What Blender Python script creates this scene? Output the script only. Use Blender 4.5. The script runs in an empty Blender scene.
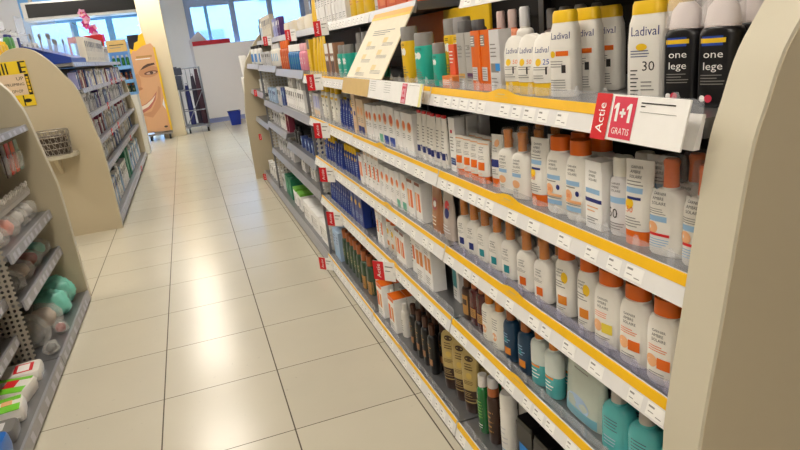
import bpy, math, random
from mathutils import Vector, Matrix
random.seed(7)
PI = math.pi
SC = bpy.context.scene
COL = SC.collection

# ------------------------------------------------------------------ materials
def lin(c):
    return tuple(((v/255)/12.92 if v/255 <= .04045 else ((v/255+.055)/1.055)**2.4) for v in c)
MATS = {}
def M(name, rgb, rough=.45, metal=0, noise=.06, scale=30, coat=0):
    """plain procedural surface: colour with a faint noise mottling"""
    if name in MATS: return MATS[name]
    m = bpy.data.materials.new(name); m.use_nodes = True
    nt = m.node_tree; b = nt.nodes['Principled BSDF']
    c = lin(rgb)
    tc = nt.nodes.new('ShaderNodeTexCoord'); no = nt.nodes.new('ShaderNodeTexNoise')
    no.inputs['Scale'].default_value = scale; no.inputs['Detail'].default_value = 3
    nt.links.new(tc.outputs['Object'], no.inputs['Vector'])
    mx = nt.nodes.new('ShaderNodeMix'); mx.data_type = 'RGBA'
    mx.inputs['A'].default_value = (*[v*(1-noise) for v in c], 1)
    mx.inputs['B'].default_value = (*[min(1, v*(1+noise)) for v in c], 1)
    nt.links.new(no.outputs['Fac'], mx.inputs['Factor'])
    nt.links.new(mx.outputs['Result'], b.inputs['Base Color'])
    b.inputs['Roughness'].default_value = rough; b.inputs['Metallic'].default_value = metal
    if coat: b.inputs['Coat Weight'].default_value = coat; b.inputs['Coat Roughness'].default_value = .1
    MATS[name] = m; return m
def clear(name, tint=(255,255,255), alpha=.25, rough=.08):
    if name in MATS: return MATS[name]
    m = M(name, tint, rough, 0, .03); b = m.node_tree.nodes['Principled BSDF']
    b.inputs['Alpha'].default_value = alpha
    return m
def emit(name, rgb, s):
    m = bpy.data.materials.new(name); m.use_nodes = True; nt = m.node_tree
    nt.nodes.remove(nt.nodes['Principled BSDF'])
    e = nt.nodes.new('ShaderNodeEmission'); e.inputs['Color'].default_value = (*rgb, 1); e.inputs['Strength'].default_value = s
    nt.links.new(e.outputs[0], nt.nodes['Material Output'].inputs[0]); MATS[name] = m; return m
def math_node(nt, op, a, b=None):
    n = nt.nodes.new('ShaderNodeMath'); n.operation = op
    for i, v in enumerate((a, b)):
        if v is None: continue
        if isinstance(v, (int, float)): n.inputs[i].default_value = v
        else: nt.links.new(v, n.inputs[i])
    return n.outputs[0]
def floor_material():
    m = M('floor_tiles', (206,199,180), .2, 0, .05, 3); nt = m.node_tree; b = nt.nodes['Principled BSDF']
    g = nt.nodes.new('ShaderNodeNewGeometry'); s = nt.nodes.new('ShaderNodeSeparateXYZ')
    nt.links.new(g.outputs['Position'], s.inputs[0])
    def line(o, w):
        f = math_node(nt, 'FRACT', math_node(nt, 'ADD', math_node(nt, 'MULTIPLY', o, 2.0), .5))
        return math_node(nt, 'LESS_THAN', math_node(nt, 'ABSOLUTE', math_node(nt, 'SUBTRACT', f, .5)), w)
    j = math_node(nt, 'MAXIMUM', line(s.outputs[0], .0055), line(s.outputs[1], .0042))
    # tile-to-tile tone and small worn specks
    fx = math_node(nt, 'FLOOR', math_node(nt, 'MULTIPLY', s.outputs[0], 2.0)); fy = math_node(nt, 'FLOOR', math_node(nt, 'MULTIPLY', s.outputs[1], 2.0))
    cv = nt.nodes.new('ShaderNodeCombineXYZ'); nt.links.new(fx, cv.inputs[0]); nt.links.new(fy, cv.inputs[1])
    wn = nt.nodes.new('ShaderNodeTexWhiteNoise'); nt.links.new(cv.outputs[0], wn.inputs['Vector'])
    sp = nt.nodes.new('ShaderNodeTexNoise'); sp.inputs['Scale'].default_value = 38; sp.inputs['Detail'].default_value = 2
    nt.links.new(g.outputs['Position'], sp.inputs['Vector'])
    spk = math_node(nt, 'MULTIPLY', math_node(nt, 'GREATER_THAN', sp.outputs['Fac'], .73), .13)
    val = math_node(nt, 'SUBTRACT', math_node(nt, 'ADD', math_node(nt, 'MULTIPLY', wn.outputs['Value'], .05), .975), spk)
    src = [l.from_socket for l in nt.links if l.to_socket == b.inputs['Base Color']][0]
    hs = nt.nodes.new('ShaderNodeHueSaturation'); nt.links.new(src, hs.inputs['Color']); nt.links.new(val, hs.inputs['Value'])
    mx = nt.nodes.new('ShaderNodeMix'); mx.data_type = 'RGBA'
    nt.links.new(j, mx.inputs['Factor']); nt.links.new(hs.outputs[0], mx.inputs['A']); mx.inputs['B'].default_value = (*lin((78,66,50)), 1)
    nt.links.new(mx.outputs['Result'], b.inputs['Base Color'])
    rr = math_node(nt, 'ADD', math_node(nt, 'MULTIPLY', sp.outputs['Fac'], .1), math_node(nt, 'ADD', math_node(nt, 'MULTIPLY', j, .4), .17))
    nt.links.new(rr, b.inputs['Roughness'])
    return m
def perforated_material(name, rgb, pitch=.024, rad=.3):
    m = M(name, rgb, .45, .15, .05); nt = m.node_tree; b = nt.nodes['Principled BSDF']
    tc = nt.nodes.new('ShaderNodeTexCoord'); s = nt.nodes.new('ShaderNodeSeparateXYZ')
    nt.links.new(tc.outputs['Object'], s.inputs[0])
    def d(o):
        f = math_node(nt, 'FRACT', math_node(nt, 'MULTIPLY', o, 1/pitch)); q = math_node(nt, 'SUBTRACT', f, .5)
        return math_node(nt, 'MULTIPLY', q, q)
    hole = math_node(nt, 'LESS_THAN', math_node(nt, 'ADD', d(math_node(nt, 'ADD', s.outputs[0], s.outputs[1])), d(s.outputs[2])), rad*rad)
    nt.links.new(math_node(nt, 'SUBTRACT', 1.0, hole), b.inputs['Alpha'])
    return m

WHITE = M('white_plastic', (240,236,228), .35)
CREAMW = M('cream_white_plastic', (244,240,228), .35)
ORANGE = M('orange_plastic', (232,108,16), .4)
AMBER = M('amber_plastic', (222,132,30), .35)
YELLOW = M('yellow_plastic', (240,196,30), .4)
YSTRIP = M('yellow_strip', (246,190,18), .45)
BLACK = M('black_plastic', (16,15,17), .3)
INK = M('dark_ink', (52,48,46), .6)
INKM = M('mid_ink', (150,146,143), .6)
INKG = M('grey_ink', (140,136,132), .6)
NAVY = M('navy_print', (38,48,120), .5)
BLUE = M('blue_print', (30,72,170), .45)
LBLUE = M('light_blue_print', (150,188,222), .5)
PALEB = M('pale_blue_card', (170,195,222), .5)
PEACH = M('peach_print', (240,180,130), .5)
TEAL = M('teal_plastic', (42,180,160), .35)
TEALD = M('sea_green_liquid', (84,184,186), .25, coat=.4)
TEALP = M('teal_print', (30,140,150), .4)
DEEPB = M('deep_blue_plastic', (24,62,92), .3)
GREYCAP = M('grey_cap', (140,136,132), .4)
GREYBOX = M('grey_card', (176,172,166), .5)
SILVER = M('silver_card', (196,196,200), .3, .5)
RED = M('red_card', (216,28,38), .45)
PINKRED = M('rose_red_card', (222,58,84), .45)
CARD = M('white_card', (248,246,242), .5)
BEIGECARD = M('beige_card', (226,200,168), .55)
TANC = M('tan_card', (214,180,112), .55)
BROWN = M('dark_brown_plastic', (58,34,22), .3)
DARKRED = M('dark_red_bottle', (84,20,22), .25, coat=.4)
COPPER = M('copper_cap', (178,104,62), .3, .5)
GREEN = M('dark_green_bottle', (34,66,40), .3, coat=.4)
BGREEN = M('bright_green_bottle', (26,110,52), .25, coat=.4)
GOLD = M('gold_tube', (190,166,104), .35, .25)
KRAFT = M('kraft_label', (190,140,76), .55)
PURPLE = M('purple_card', (92,54,130), .5)
LILAC = M('lilac_card', (168,170,220), .5)
PINK = M('pink_plastic', (226,140,160), .4)
MAGENTA = M('wine_card', (128,36,62), .5)
GRN = M('emerald_card', (30,122,86), .5)
LIME = M('lime_card', (110,180,56), .5)
GREYW = M('pale_grey_card', (214,212,212), .5)
BRUSH = M('shelf_metal', (140,140,142), .35, .75, .04)
RAILG = M('grey_rail', (176,176,182), .35, .5, .04)
RAILW = M('white_rail', (232,230,228), .4)
KICK = M('kick_plate', (116,110,100), .45, .3)
DARKB = M('charcoal_back_shaded', (22,20,20), .6)  # dark panel, with the shadow behind the products put into its colour
BACKG = M('grey_back_panel', (84,82,80), .55)
PANEL = M('cream_laminate', (202,188,158), .5, 0, .02, 4)
PANELD = M('cream_laminate_shaded', (188,177,150), .55, 0, .02, 4)  # same cream laminate, darkened to stand for the dimmer light on the left
EDGE = M('cream_edge_band', (208,200,178), .4, 0, .02, 4)
WALLM = M('white_wall_paint', (238,238,244), .7, 0, .02, 2)
PILL = M('cream_pillar_paint', (232,218,186), .6, 0, .02, 2)
FRAMEB = M('daylight_grey_frame', (150,172,214), .4, .1)  # blue cast of the daylight is put into the frame colour
FRAMEL = M('daylight_blue_frame', (130,190,244), .4)  # frame colour carries blue daylight and its bright bloom
CLEAR = clear('clear_plastic', (255,255,255), .09)
CLIP = clear('clear_lip', (235,238,245), .16)
CLIPB = clear('violet_clear_tray', (196,196,228), .22)
PERF = perforated_material('perforated_steel', (226,222,214), .03, .34)
PERFD = perforated_material('perforated_dark_steel', (168,160,146), .026, .32)

# ------------------------------------------------------------------ mesh building
class MB:
    def __init__(s): s.v = []; s.f = []; s.m = []; s.mats = []
    def mi(s, mat):
        if mat not in s.mats: s.mats.append(mat)
        return s.mats.index(mat)
    def face(s, pts, mat):
        i = len(s.v); s.v += [tuple(p) for p in pts]; s.f.append(tuple(range(i, i+len(pts)))); s.m.append(s.mi(mat))
    def add(s, vs, fs, mat):
        i = len(s.v); s.v += [tuple(p) for p in vs]; k = s.mi(mat)
        for f in fs: s.f.append(tuple(i+a for a in f)); s.m.append(k)
    def box(s, x0, x1, y0, y1, z0, z1, mat, bev=0):
        if x0 > x1: x0, x1 = x1, x0
        if y0 > y1: y0, y1 = y1, y0
        if not bev:
            vs = [(x, y, z) for z in (z0, z1) for y in (y0, y1) for x in (x0, x1)]
            s.add(vs, [(0,2,3,1),(4,5,7,6),(0,1,5,4),(2,6,7,3),(0,4,6,2),(1,3,7,5)], mat); return
        cx, cy = (x0+x1)/2, (y0+y1)/2; hx, hy = (x1-x0)/2, (y1-y0)/2
        b = min(bev, hx*.9, hy*.9, (z1-z0)*.45)
        def ring(z, i):
            o = []
            for (sx, sy) in ((1,1),(-1,1),(-1,-1),(1,-1)):
                X, Y = hx-i, hy-i
                c = ((X, Y-b), (X-b*.3, Y-b*.3), (X-b, Y))
                if sx*sy < 0: c = c[::-1]
                o += [(cx+sx*p, cy+sy*q, z) for p, q in c]
            return o
        s.rings([ring(z0, b*.7), ring(z0+b*.7, 0), ring(z1-b*.7, 0), ring(z1, b*.7)], mat)
    def rings(s, rs, mat, cap0=True, cap1=True, closed=True):
        n = len(rs[0]); i = len(s.v); k = s.mi(mat)
        for r in rs: s.v += [tuple(p) for p in r]
        for a in range(len(rs)-1):
            for j in range(n if closed else n-1):
                j2 = (j+1) % n
                s.f.append((i+a*n+j, i+a*n+j2, i+(a+1)*n+j2, i+(a+1)*n+j)); s.m.append(k)
        if cap0: s.f.append(tuple(i+j for j in reversed(range(n)))); s.m.append(k)
        if cap1: s.f.append(tuple(i+(len(rs)-1)*n+j for j in range(n))); s.m.append(k)
    def loft(s, secs, mat, seg=24, c=(0,0,0)):
        """stack of superellipse sections (z, rx, ry, n)"""
        rs = []
        for (z, rx, ry, n) in secs:
            r = []
            for j in range(seg):
                t = 2*PI*(j+.5)/seg; a, b = math.cos(t), math.sin(t)
                r.append((c[0]+math.copysign(abs(a)**(2/n), a)*rx, c[1]+math.copysign(abs(b)**(2/n), b)*ry, c[2]+z))
            rs.append(r)
        s.rings(rs, mat)
    def tube(s, pts, r, mat, seg=8):
        pts = [Vector(p) for p in pts]; rs = []
        for i, p in enumerate(pts):
            d = (pts[min(i+1, len(pts)-1)]-pts[max(i-1, 0)]).normalized()
            a = d.orthogonal().normalized() if abs(d.z) > .9 else d.cross(Vector((0,0,1))).normalized(); b = d.cross(a)
            rs.append([p+a*(r*math.cos(2*PI*j/seg))+b*(r*math.sin(2*PI*j/seg)) for j in range(seg)])
        s.rings(rs, mat)
    def prism(s, poly, axis, a0, a1, mat):
        """extrude a 2-D outline along an axis (0: (y,z), 1: (x,z), 2: (x,y))"""
        def P(p, a): return (a, p[0], p[1]) if axis == 0 else ((p[0], a, p[1]) if axis == 1 else (p[0], p[1], a))
        s.rings([[P(p, a0) for p in poly], [P(p, a1) for p in poly]], mat)
    def build(s, name, parent=None, loc=None, smooth=True, angle=35):
        me = bpy.data.meshes.new(name); L = Vector(loc) if loc else Vector((0,0,0))
        me.from_pydata([tuple(Vector(v)-L) for v in s.v], [], s.f); me.update()
        for m in s.mats: me.materials.append(m)
        me.polygons.foreach_set('material_index', s.m)
        import bmesh
        bm = bmesh.new(); bm.from_mesh(me)
        bmesh.ops.recalc_face_normals(bm, faces=bm.faces); bm.to_mesh(me); bm.free()
        if smooth:
            me.shade_smooth(); me.set_sharp_from_angle(angle=math.radians(angle))
        o = bpy.data.objects.new(name, me); COL.objects.link(o)
        if parent: o.parent = parent
        elif loc: o.location = L
        return o

def tag(o, label=None, cat=None, group=None, kind=None):
    if label:
        assert 4 <= len(label.split()) <= 16, label
        o['label'] = label
    if cat: o['category'] = cat
    if group: o['group'] = group
    if kind: o['kind'] = kind
    return o
def thing(name, loc, label, cat, group=None, rz=0):
    o = bpy.data.objects.new(name, None); o.empty_display_size = .02; COL.objects.link(o)
    o.location = loc; o.rotation_euler = (0, 0, rz)
    return tag(o, label, cat, group)
def clone(r):
    c = r.copy(); COL.objects.link(c)
    for ch in r.children:
        d = ch.copy(); COL.objects.link(d); d.parent = c
        for g in ch.children:
            e = g.copy(); COL.objects.link(e); e.parent = d
    return c
TXT = {}
def text_mesh(t):
    """glyph outlines of a word: vertices scaled to cap height 1, and faces"""
    if t in TXT: return TXT[t]
    cu = bpy.data.curves.new('t', 'FONT'); cu.body = t; cu.resolution_u = 2
    o = bpy.data.objects.new('t', cu); COL.objects.link(o)
    dg = bpy.context.evaluated_depsgraph_get(); dg.update()
    me = o.evaluated_get(dg).to_mesh()
    v = [(p.co.x, p.co.y) for p in me.vertices]; f = [tuple(p.vertices) for p in me.polygons]
    o.evaluated_get(dg).to_mesh_clear(); bpy.data.objects.remove(o); bpy.data.curves.remove(cu)
    w = max(p[0] for p in v); h = .73
    TXT[t] = ([(a/h, b/h) for a, b in v], f, w/h); return TXT[t]
def one_plus_one(mb, org, u, w, h, mat):
    org, u, w = Vector(org), Vector(u).normalized(), Vector(w).normalized()
    def poly(pts): mb.face([org+u*(a*h)+w*(b*h) for a, b in pts], mat)
    for o in (0, 1.02): poly([(o+.16, 0), (o+.38, 0), (o+.38, 1), (o+.20, 1), (o, .82), (o, .64), (o+.16, .74)])
    poly([(.50, .40), (.98, .40), (.98, .56), (.50, .56)]); poly([(.66, .24), (.82, .24), (.82, .72), (.66, .72)])
def flat_text(mb, t, org, u, w, h, mat, width=None):
    """lettering laid on a plane: org lower-left corner, u reading direction, w up direction"""
    v, f, W = text_mesh(t); org, u, w = Vector(org), Vector(u).normalized(), Vector(w).normalized()
    k = (width/W) if width else h
    mb.add([org+u*(a*k)+w*(b*h) for a, b in v], f, mat)

# ------------------------------------------------------------------ products
def interp(secs, z):
    if z <= secs[0][0]: return secs[0][1:]
    for a, b in zip(secs, secs[1:]):
        if z <= b[0]:
            t = (z-a[0])/max(1e-9, b[0]-a[0]); return tuple(p+(q-p)*t for p, q in zip(a[1:], b[1:]))
    return secs[-1][1:]
def front(secs, x, z):
    rx, ry, n = interp(secs, z); q = min(.999, abs(x)/max(rx, 1e-6))
    return -ry*(1-q**n)**(1/n)
def bottle(w, d, h, nw, nh=.006, sh=.03, n=2.6, grip=0):
    s = [(0, .45*w, .45*d, n), (.005, .5*w, .5*d, n)]
    zt = h-nh-sh
    for i in range(1, 9 if grip else 3):
        k = i/(8 if grip else 2); z = .005+(zt-.005)*k
        g = 1+grip*math.sin(k*PI*5)*(k < .85)
        s.append((z, .5*w*g, .5*d, n))
    for i in range(1, 5):
        t = i/4*PI/2
        s.append((zt+sh*math.sin(t), nw/2+(w/2-nw/2)*math.cos(t), nw/2+(d/2-nw/2)*math.cos(t), n+(2-n)*i/4))
    s.append((h, nw/2, nw/2, 2)); return s
def capsec(w, d, z0, h, n=2.2, top=.85):
    return [(z0, w/2, d/2, n), (z0+h*.88, w/2*.97, d/2*.97, n), (z0+h, w/2*top, d/2*top, n)]
def tubesec(w, d, z0, h, topd=.004):
    return [(z0, w*.44, d*.5, 2.3), (z0+h*.3, w*.46, d*.46, 2.3), (z0+h*.75, w*.49, d*.24, 2.2), (z0+h*.93, w*.5, topd/2, 3), (z0+h, w*.5, topd/2, 4)]
def boxsec(w, d, h): return [(0, w/2, d/2, 30), (h, w/2, d/2, 30)]

def decals(root, secs, ds, name='label', base=None):
    mb = MB(); eps = .0005
    if base:
        xs, zs = [], []
        for d in ds:
            k = d[0]
            if k in 'rl': xs += [d[1], d[2]]; zs += [d[3], d[4]]
            elif k == 'o': rz = d[5] if len(d) > 5 else d[3]; xs += [d[1]-d[3], d[1]+d[3]]; zs += [d[2]-rz, d[2]+rz]
            elif k == 't': W = text_mesh(d[1])[2]*d[4] if len(d) < 7 else d[6]; xs += [d[2]-W/2, d[2]+W/2]; zs += [d[3]-.001, d[3]+d[4]*1.05]
            elif k == 'v': W = text_mesh(d[1])[2]*d[4]; xs += [d[2]-d[4], d[2]+.001]; zs += [d[3], d[3]+W]
        ds = [('r', min(xs)-.001, max(xs)+.001, min(zs)-.001, max(zs)+.001, base)]+list(ds)
    for d in ds:
        eps += .00015; k = d[0]
        if k == 'r':
            _, x0, x1, z0, z1, mat = d; z0 = max(z0, .0025); nx, nz = 8, (4 if z1-z0 < .05 else 10)
            vs = [(x0+(x1-x0)*i/nx, front(secs, x0+(x1-x0)*i/nx, z0+(z1-z0)*j/nz)-eps, z0+(z1-z0)*j/nz) for j in range(nz+1) for i in range(nx+1)]
            mb.add(vs, [(j*(nx+1)+i, j*(nx+1)+i+1, (j+1)*(nx+1)+i+1, (j+1)*(nx+1)+i) for j in range(nz) for i in range(nx)], mat)
        elif k == 'o':
            _, x, z, r, mat = d[:5]; rz = d[5] if len(d) > 5 else r
            vs = [(x, front(secs, x, z)-eps, z)]+[(x+r*math.cos(a*PI/8), front(secs, x+r*math.cos(a*PI/8), z+rz*math.sin(a*PI/8))-eps, z+rz*math.sin(a*PI/8)) for a in range(16)]
            mb.add(vs, [(0, 1+a, 1+(a+1) % 16) for a in range(16)], mat)
        elif k == 't':
            _, t, x, z, h, mat = d[:6]; v, f, W = text_mesh(t); wd = d[6] if len(d) > 6 else W*h
            q = [(x-wd/2+a*wd/W, z+b*h) for a, b in v]
            mb.add([(a, front(secs, a, b)-eps, b) for a, b in q], f, mat)
        elif k == 'v':          # sideways lettering
            _, t, x, z, h, mat = d[:6]; v, f, W = text_mesh(t)
            q = [(x-b*h, z+a*h) for a, b in v]
            mb.add([(a, front(secs, a, b)-eps, b) for a, b in q], f, mat)
        elif k == 'l':          # rows of fine print
            _, x0, x1, z0, z1, n, mat = d
            for i in range(n):
                z = z0+(z1-z0)*(i+.5)/n; t = (z1-z0)/n*.3; e = x1-(x1-x0)*random.uniform(0, .35)
                vs = []
                for a in range(5):
                    x = x0+(e-x0)*a/4; vs += [(x, front(secs, x, z-t/2)-eps, z-t/2), (x, front(secs, x, z+t/2)-eps, z+t/2)]
                mb.add(vs, [(2*a, 2*a+2, 2*a+3, 2*a+1) for a in range(4)], mat)
    return mb.build(name, root)

SPEC = {}
def spec(key, name, w, d, body, extras=(), ds=(), body_name='body', hollow=None):
    SPEC[key] = dict(name=name, w=w, d=d, body=body, extras=extras, ds=ds, body_name=body_name)
PROTO = {}
SIZE = lambda k: (SPEC[k]['w'], SPEC[k]['d'])
def make(key):
    if key in PROTO: return clone(PROTO[key])
    s = SPEC[key]
    r = bpy.data.objects.new(s['name'], None); r.empty_display_size = .02; COL.objects.link(r)
    secs, mat = s['body']
    b = MB(); b.loft(secs, mat, 28 if secs[0][3] < 20 else 24); bo = b.build(s['body_name'], r)
    for (nm, es, em) in s['extras']:
        e = MB()
        for q in (es if isinstance(es, list) and isinstance(es[0], list) else [es]): e.loft(q, em)
        e.build(nm, r)
    if s['ds']: decals(r, secs, s['ds'], 'label', mat)
    PROTO[key] = r; return r

BRAND = lambda x, z, s=1: [('t', 'GARNIER', x, z+.017*s, .0048*s, INK, .026*s), ('t', 'AMBRE', x-.002*s, z+.0085*s, .0056*s, INK, .022*s), ('t', 'SOLAIRE', x, z, .0056*s, INK, .027*s)]
# white spray, amber nozzle in a clear overcap
bs = bottle(.064, .036, .118, .026, .004, .022, 2.8, .025)
spec('spray', 'sunscreen_spray_bottle', .064, .036, (bs, WHITE),
     [('nozzle', [(.118, .011, .011, 2), (.150, .0105, .0105, 2), (.158, .013, .009, 2.5), (.163, .011, .008, 2.5)], AMBER),
      ('overcap', [(.116, .0195, .0165, 2), (.155, .019, .016, 2), (.168, .015, .013, 2)], CLEAR)],
     BRAND(-.006, .078, .95)+[('r', -.024, .008, .055, .064, LBLUE), ('l', -.024, .006, .066, .074, 2, INKG), ('o', -.010, .037, .014, PEACH, .010), ('l', -.022, .004, .012, .024, 3, INKG)])
for key, mt in (('spray_navy', NAVY), ('spray_teal', TEALP), ('spray_orange', ORANGE)):
    b2 = bottle(.062, .036, .112, .026, .004, .024, 2.8, .025)
    spec(key, 'sunscreen_spray_bottle', .062, .036, (b2, WHITE),
         [('nozzle', [(.112, .0125, .0125, 2), (.150, .0115, .0115, 2), (.158, .013, .010, 2.5), (.162, .010, .008, 2.5)], AMBER),
          ('overcap', [(.110, .0185, .0165, 2), (.154, .018, .016, 2), (.165, .015, .013, 2)], CLEAR)],
         BRAND(-.004, .068, .85)+[('l', -.022, .010, .052, .063, 3, INKG), ('r', -.012, .010, .018, .040, mt), ('l', -.020, .008, .008, .014, 2, INKG)])
spec('spray_tall', 'sunscreen_spray_bottle', .068, .040, (bottle(.068, .040, .122, .028, .004, .02, 3.2, .02), WHITE),
     [('nozzle', [(.122, .013, .013, 2), (.155, .012, .012, 2), (.165, .014, .011, 2.5), (.17, .011, .009, 2.5)], ORANGE),
      ('overcap', [(.120, .024, .019, 2.2), (.160, .0235, .0185, 2.2), (.175, .021, .016, 2.2)], CLEAR)],
     BRAND(-.010, .092)+[('r', -.030, .006, .062, .072, LBLUE), ('l', -.030, .008, .074, .086, 3, INKG), ('o', -.022, .050, .011, PEACH), ('r', -.028, .012, .036, .041, RED), ('l', -.028, .012, .014, .032, 4, LBLUE)])
# lotion with orange flip cap
bl = bottle(.070, .040, .142, .044, .004, .03, 2.6)
LOT = [('cap', capsec(.046, .036, .142, .030, 2.4, .95), ORANGE)]
spec('lotion', 'sunscreen_lotion_bottle', .070, .040, (bl, WHITE), LOT,
     BRAND(-.006, .100)+[('r', -.026, .014, .078, .088, LBLUE), ('l', -.026, .014, .070, .078, 1, INKG), ('o', -.018, .056, .012, PEACH), ('o', .008, .062, .005, NAVY, .006), ('t', '30', -.018, .051, .009, ORANGE), ('r', -.030, .018, .040, .046, PEACH), ('r', -.026, .018, .022, .032, LBLUE), ('l', -.026, .018, .034, .040, 1, INKG)])
for key, pr in (('lotion_orange', ORANGE), ('lotion_yellow', M('lemon_print', (236, 212, 70), .5))):
    b3 = bottle(.074, .042, .140, .050, .004, .035, 2.5)
    spec(key, 'sunscreen_lotion_bottle', .074, .042, (b3, WHITE), [('cap', capsec(.050, .038, .140, .030, 2.4, .95), ORANGE)],
         BRAND(-.004, .088, 1.1)+[('l', -.026, .018, .066, .080, 3, ORANGE), ('o', -.018, .046, .013, PEACH), ('r', -.006, .020, .034, .056, pr), ('l', -.024, .018, .016, .026, 2, INKG)])
spec('lotion_slim', 'sunscreen_lotion_bottle', .058, .038, (bottle(.058, .038, .140, .040, .004, .03, 2.4), WHITE), [('cap', capsec(.040, .034, .140, .036, 2.3, .9), ORANGE)],
     BRAND(-.006, .098, .9)+[('o', .008, .098, .009, YELLOW, .014), ('l', -.020, .012, .070, .090, 3, INKG), ('r', -.012, .014, .030, .052, AMBER), ('l', -.018, .012, .014, .024, 2, INKG)])
# tubes standing on their cap
def tube_kind(key, w, d, h, ch, cap, body, ds):
    secs = tubesec(w, d, ch, h-ch)
    spec(key, 'cosmetic_tube', w, d, (secs, body), [('cap', [(0, w*.43, d*.47, 2.3), (ch-.001, w*.44, d*.5, 2.3)], cap)], ds)
tube_kind('tube_small', .050, .030, .118, .020, ORANGE, WHITE, BRAND(-.004, .085, .75)+[('l', -.016, .016, .066, .078, 3, INKG), ('r', -.012, .014, .038, .060, ORANGE), ('l', -.014, .014, .024, .032, 2, PEACH), ('r', -.023, .023, .108, .111, PEACH)])
tube_kind('tube_navy', .050, .032, .140, .024, ORANGE, WHITE, BRAND(-.002, .095, .8)+[('o', .004, .118, .010, PEACH), ('r', -.016, .018, .055, .075, NAVY), ('l', -.014, .014, .034, .05, 3, INKG)])
tube_kind('tube_large', .060, .036, .158, .028, ORANGE, WHITE, BRAND(-.004, .125)+[('r', -.022, .014, .098, .108, LBLUE), ('l', -.022, .014, .110, .122, 2, INKG), ('o', -.012, .078, .010, YELLOW), ('r', -.018, .012, .086, .091, NAVY), ('t', '50', -.010, .062, .012, ORANGE), ('l', -.020, .016, .034, .055, 4, INKG)])
tube_kind('ladival', .066, .040, .132, .028, YELLOW, WHITE, [])
SPEC['ladival']['body'] = ([(.028, .030, .020, 2.4), (.06, .032, .019, 2.3), (.095, .032, .013, 2.2), (.115, .028, .008, 2.1), (.126, .020, .005, 2), (.132, .008, .003, 2)], WHITE)
SPEC['ladival']['ds'] = [('t', 'Ladival', -.002, .092, .013, NAVY, .037), ('o', -.010, .072, .008, YELLOW), ('t', '50', .010, .068, .010, ORANGE), ('l', -.022, .020, .054, .064, 2, INKG), ('r', .004, .008, .046, .062, INK), ('l', -.022, .012, .036, .046, 2, INKG)]
SPEC['ladival_blue'] = dict(SPEC['ladival']); SPEC['ladival_blue']['ds'] = [('t', 'Ladival', -.002, .092, .013, NAVY, .037), ('o', -.008, .072, .008, YELLOW), ('t', '25', .012, .067, .012, BLUE), ('l', -.022, .020, .054, .064, 2, INKG), ('r', .012, .016, .046, .062, INK), ('l', -.022, .012, .036, .046, 2, INKG)]
# tall Ladival milk bottle, yellow screw cap on top
bt = [(0, .029, .019, 3.5), (.004, .032, .021, 3.5), (.100, .032, .021, 3.2), (.135, .030, .020, 3), (.146, .027, .018, 3), (.150, .026, .0175, 3)]
YC = [('cap', [(.150, .0265, .018, 3), (.168, .0255, .0172, 3), (.174, .022, .015, 3)], YELLOW)]
spec('ladival_tall', 'sun_milk_bottle', .064, .042, (bt, WHITE), YC, [('t', 'Ladival', 0, .118, .014, NAVY, .046), ('r', -.010, .020, .084, .094, ORANGE), ('o', -.018, .088, .007, YELLOW), ('l', -.026, .012, .060, .076, 3, INKG), ('r', .004, .014, .050, .066, INK), ('l', -.026, .018, .012, .038, 5, INKG)])
spec('ladival_thirty', 'sun_milk_bottle', .070, .044, ([(z*1.0, a*1.1, b*1.05, n) for z, a, b, n in bt], WHITE), [('cap', [(.150, .029, .019, 3), (.166, .028, .018, 3), (.172, .025, .016, 3)], YELLOW)],
     [('t', 'Ladival', .0, .115, .016, NAVY, .050), ('o', -.004, .096, .010, YELLOW, .006), ('t', '30', .008, .056, .017, INK), ('l', -.024, .022, .078, .092, 3, NAVY), ('l', -.024, -.008, .012, .06, 7, INK), ('l', -.004, .022, .020, .04, 3, INKG)])
# black after-sun with clear domed cap
bk = bottle(.062, .046, .125, .040, .003, .012, 3)
spec('aftersun', 'aftersun_bottle', .062, .046, (bk, BLACK), [('dome', [(.110, .025, .0215, 2.4), (.126, .026, .020, 2.3), (.150, .022, .016, 2.2), (.162, .012, .010, 2)], M('dome_white', (240,228,226), .35)), ('cap', [(.124, .030, .0225, 2.6), (.160, .0295, .022, 2.6), (.172, .026, .018, 2.4)], clear('frosted_cap', (240,236,236), .28, .12))],
     [('r', -.022, .010, .094, .108, BLUE), ('r', -.024, .014, .098, .105, YELLOW), ('t', 'one', -.004, .076, .012, CARD, .030), ('t', 'lege', -.004, .058, .012, CARD, .030), ('l', -.022, .016, .034, .052, 4, INKG), ('o', -.018, .014, .005, CARD), ('o', -.008, .014, .006, PINKRED)])
# cans and cartons of the second shelf
for key, mt in (('can_teal', TEAL), ('can_yellow', YELLOW)):
    spec(key, 'sunscreen_can', .060, .045, ([(0, .028, .021, 3), (.004, .030, .0225, 3), (.115, .030, .0225, 3), (.120, .029, .0215, 3)], mt), [('cap', [(.120, .029, .0215, 3), (.155, .0285, .021, 3), (.160, .027, .0195, 3)], GREYCAP)],
         [('o', -.013, .090, .011, CARD), ('o', .006, .090, .011, CARD), ('l', -.008, .022, .106, .114, 2, INK), ('l', -.02, .02, .02, .05, 4, INKG)])
def carton(key, w, d, h, mat, ds, name='carton'):
    spec(key, name, w, d, (boxsec(w, d, h), mat), [], ds)
LP = lambda w, h, m=INKG: [('l', -w*.36, w*.36, h*.55, h*.8, 4, m), ('l', -w*.36, w*.36, h*.08, h*.25, 3, m)]
carton('box_grey_dark', .046, .034, .150, GREYBOX, [('r', -.023, .023, .030, .042, M('ochre_print', (206,160,80))), ('t', '50', 0, .105, .012, INK)]+LP(.046, .15))
SPEC['box_grey_dark']['extras'] = [('cap', [(.150, .021, .015, 4), (.178, .021, .015, 4), (.180, .020, .014, 4)], M('slate_cap', (92,90,90), .4))]
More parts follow.
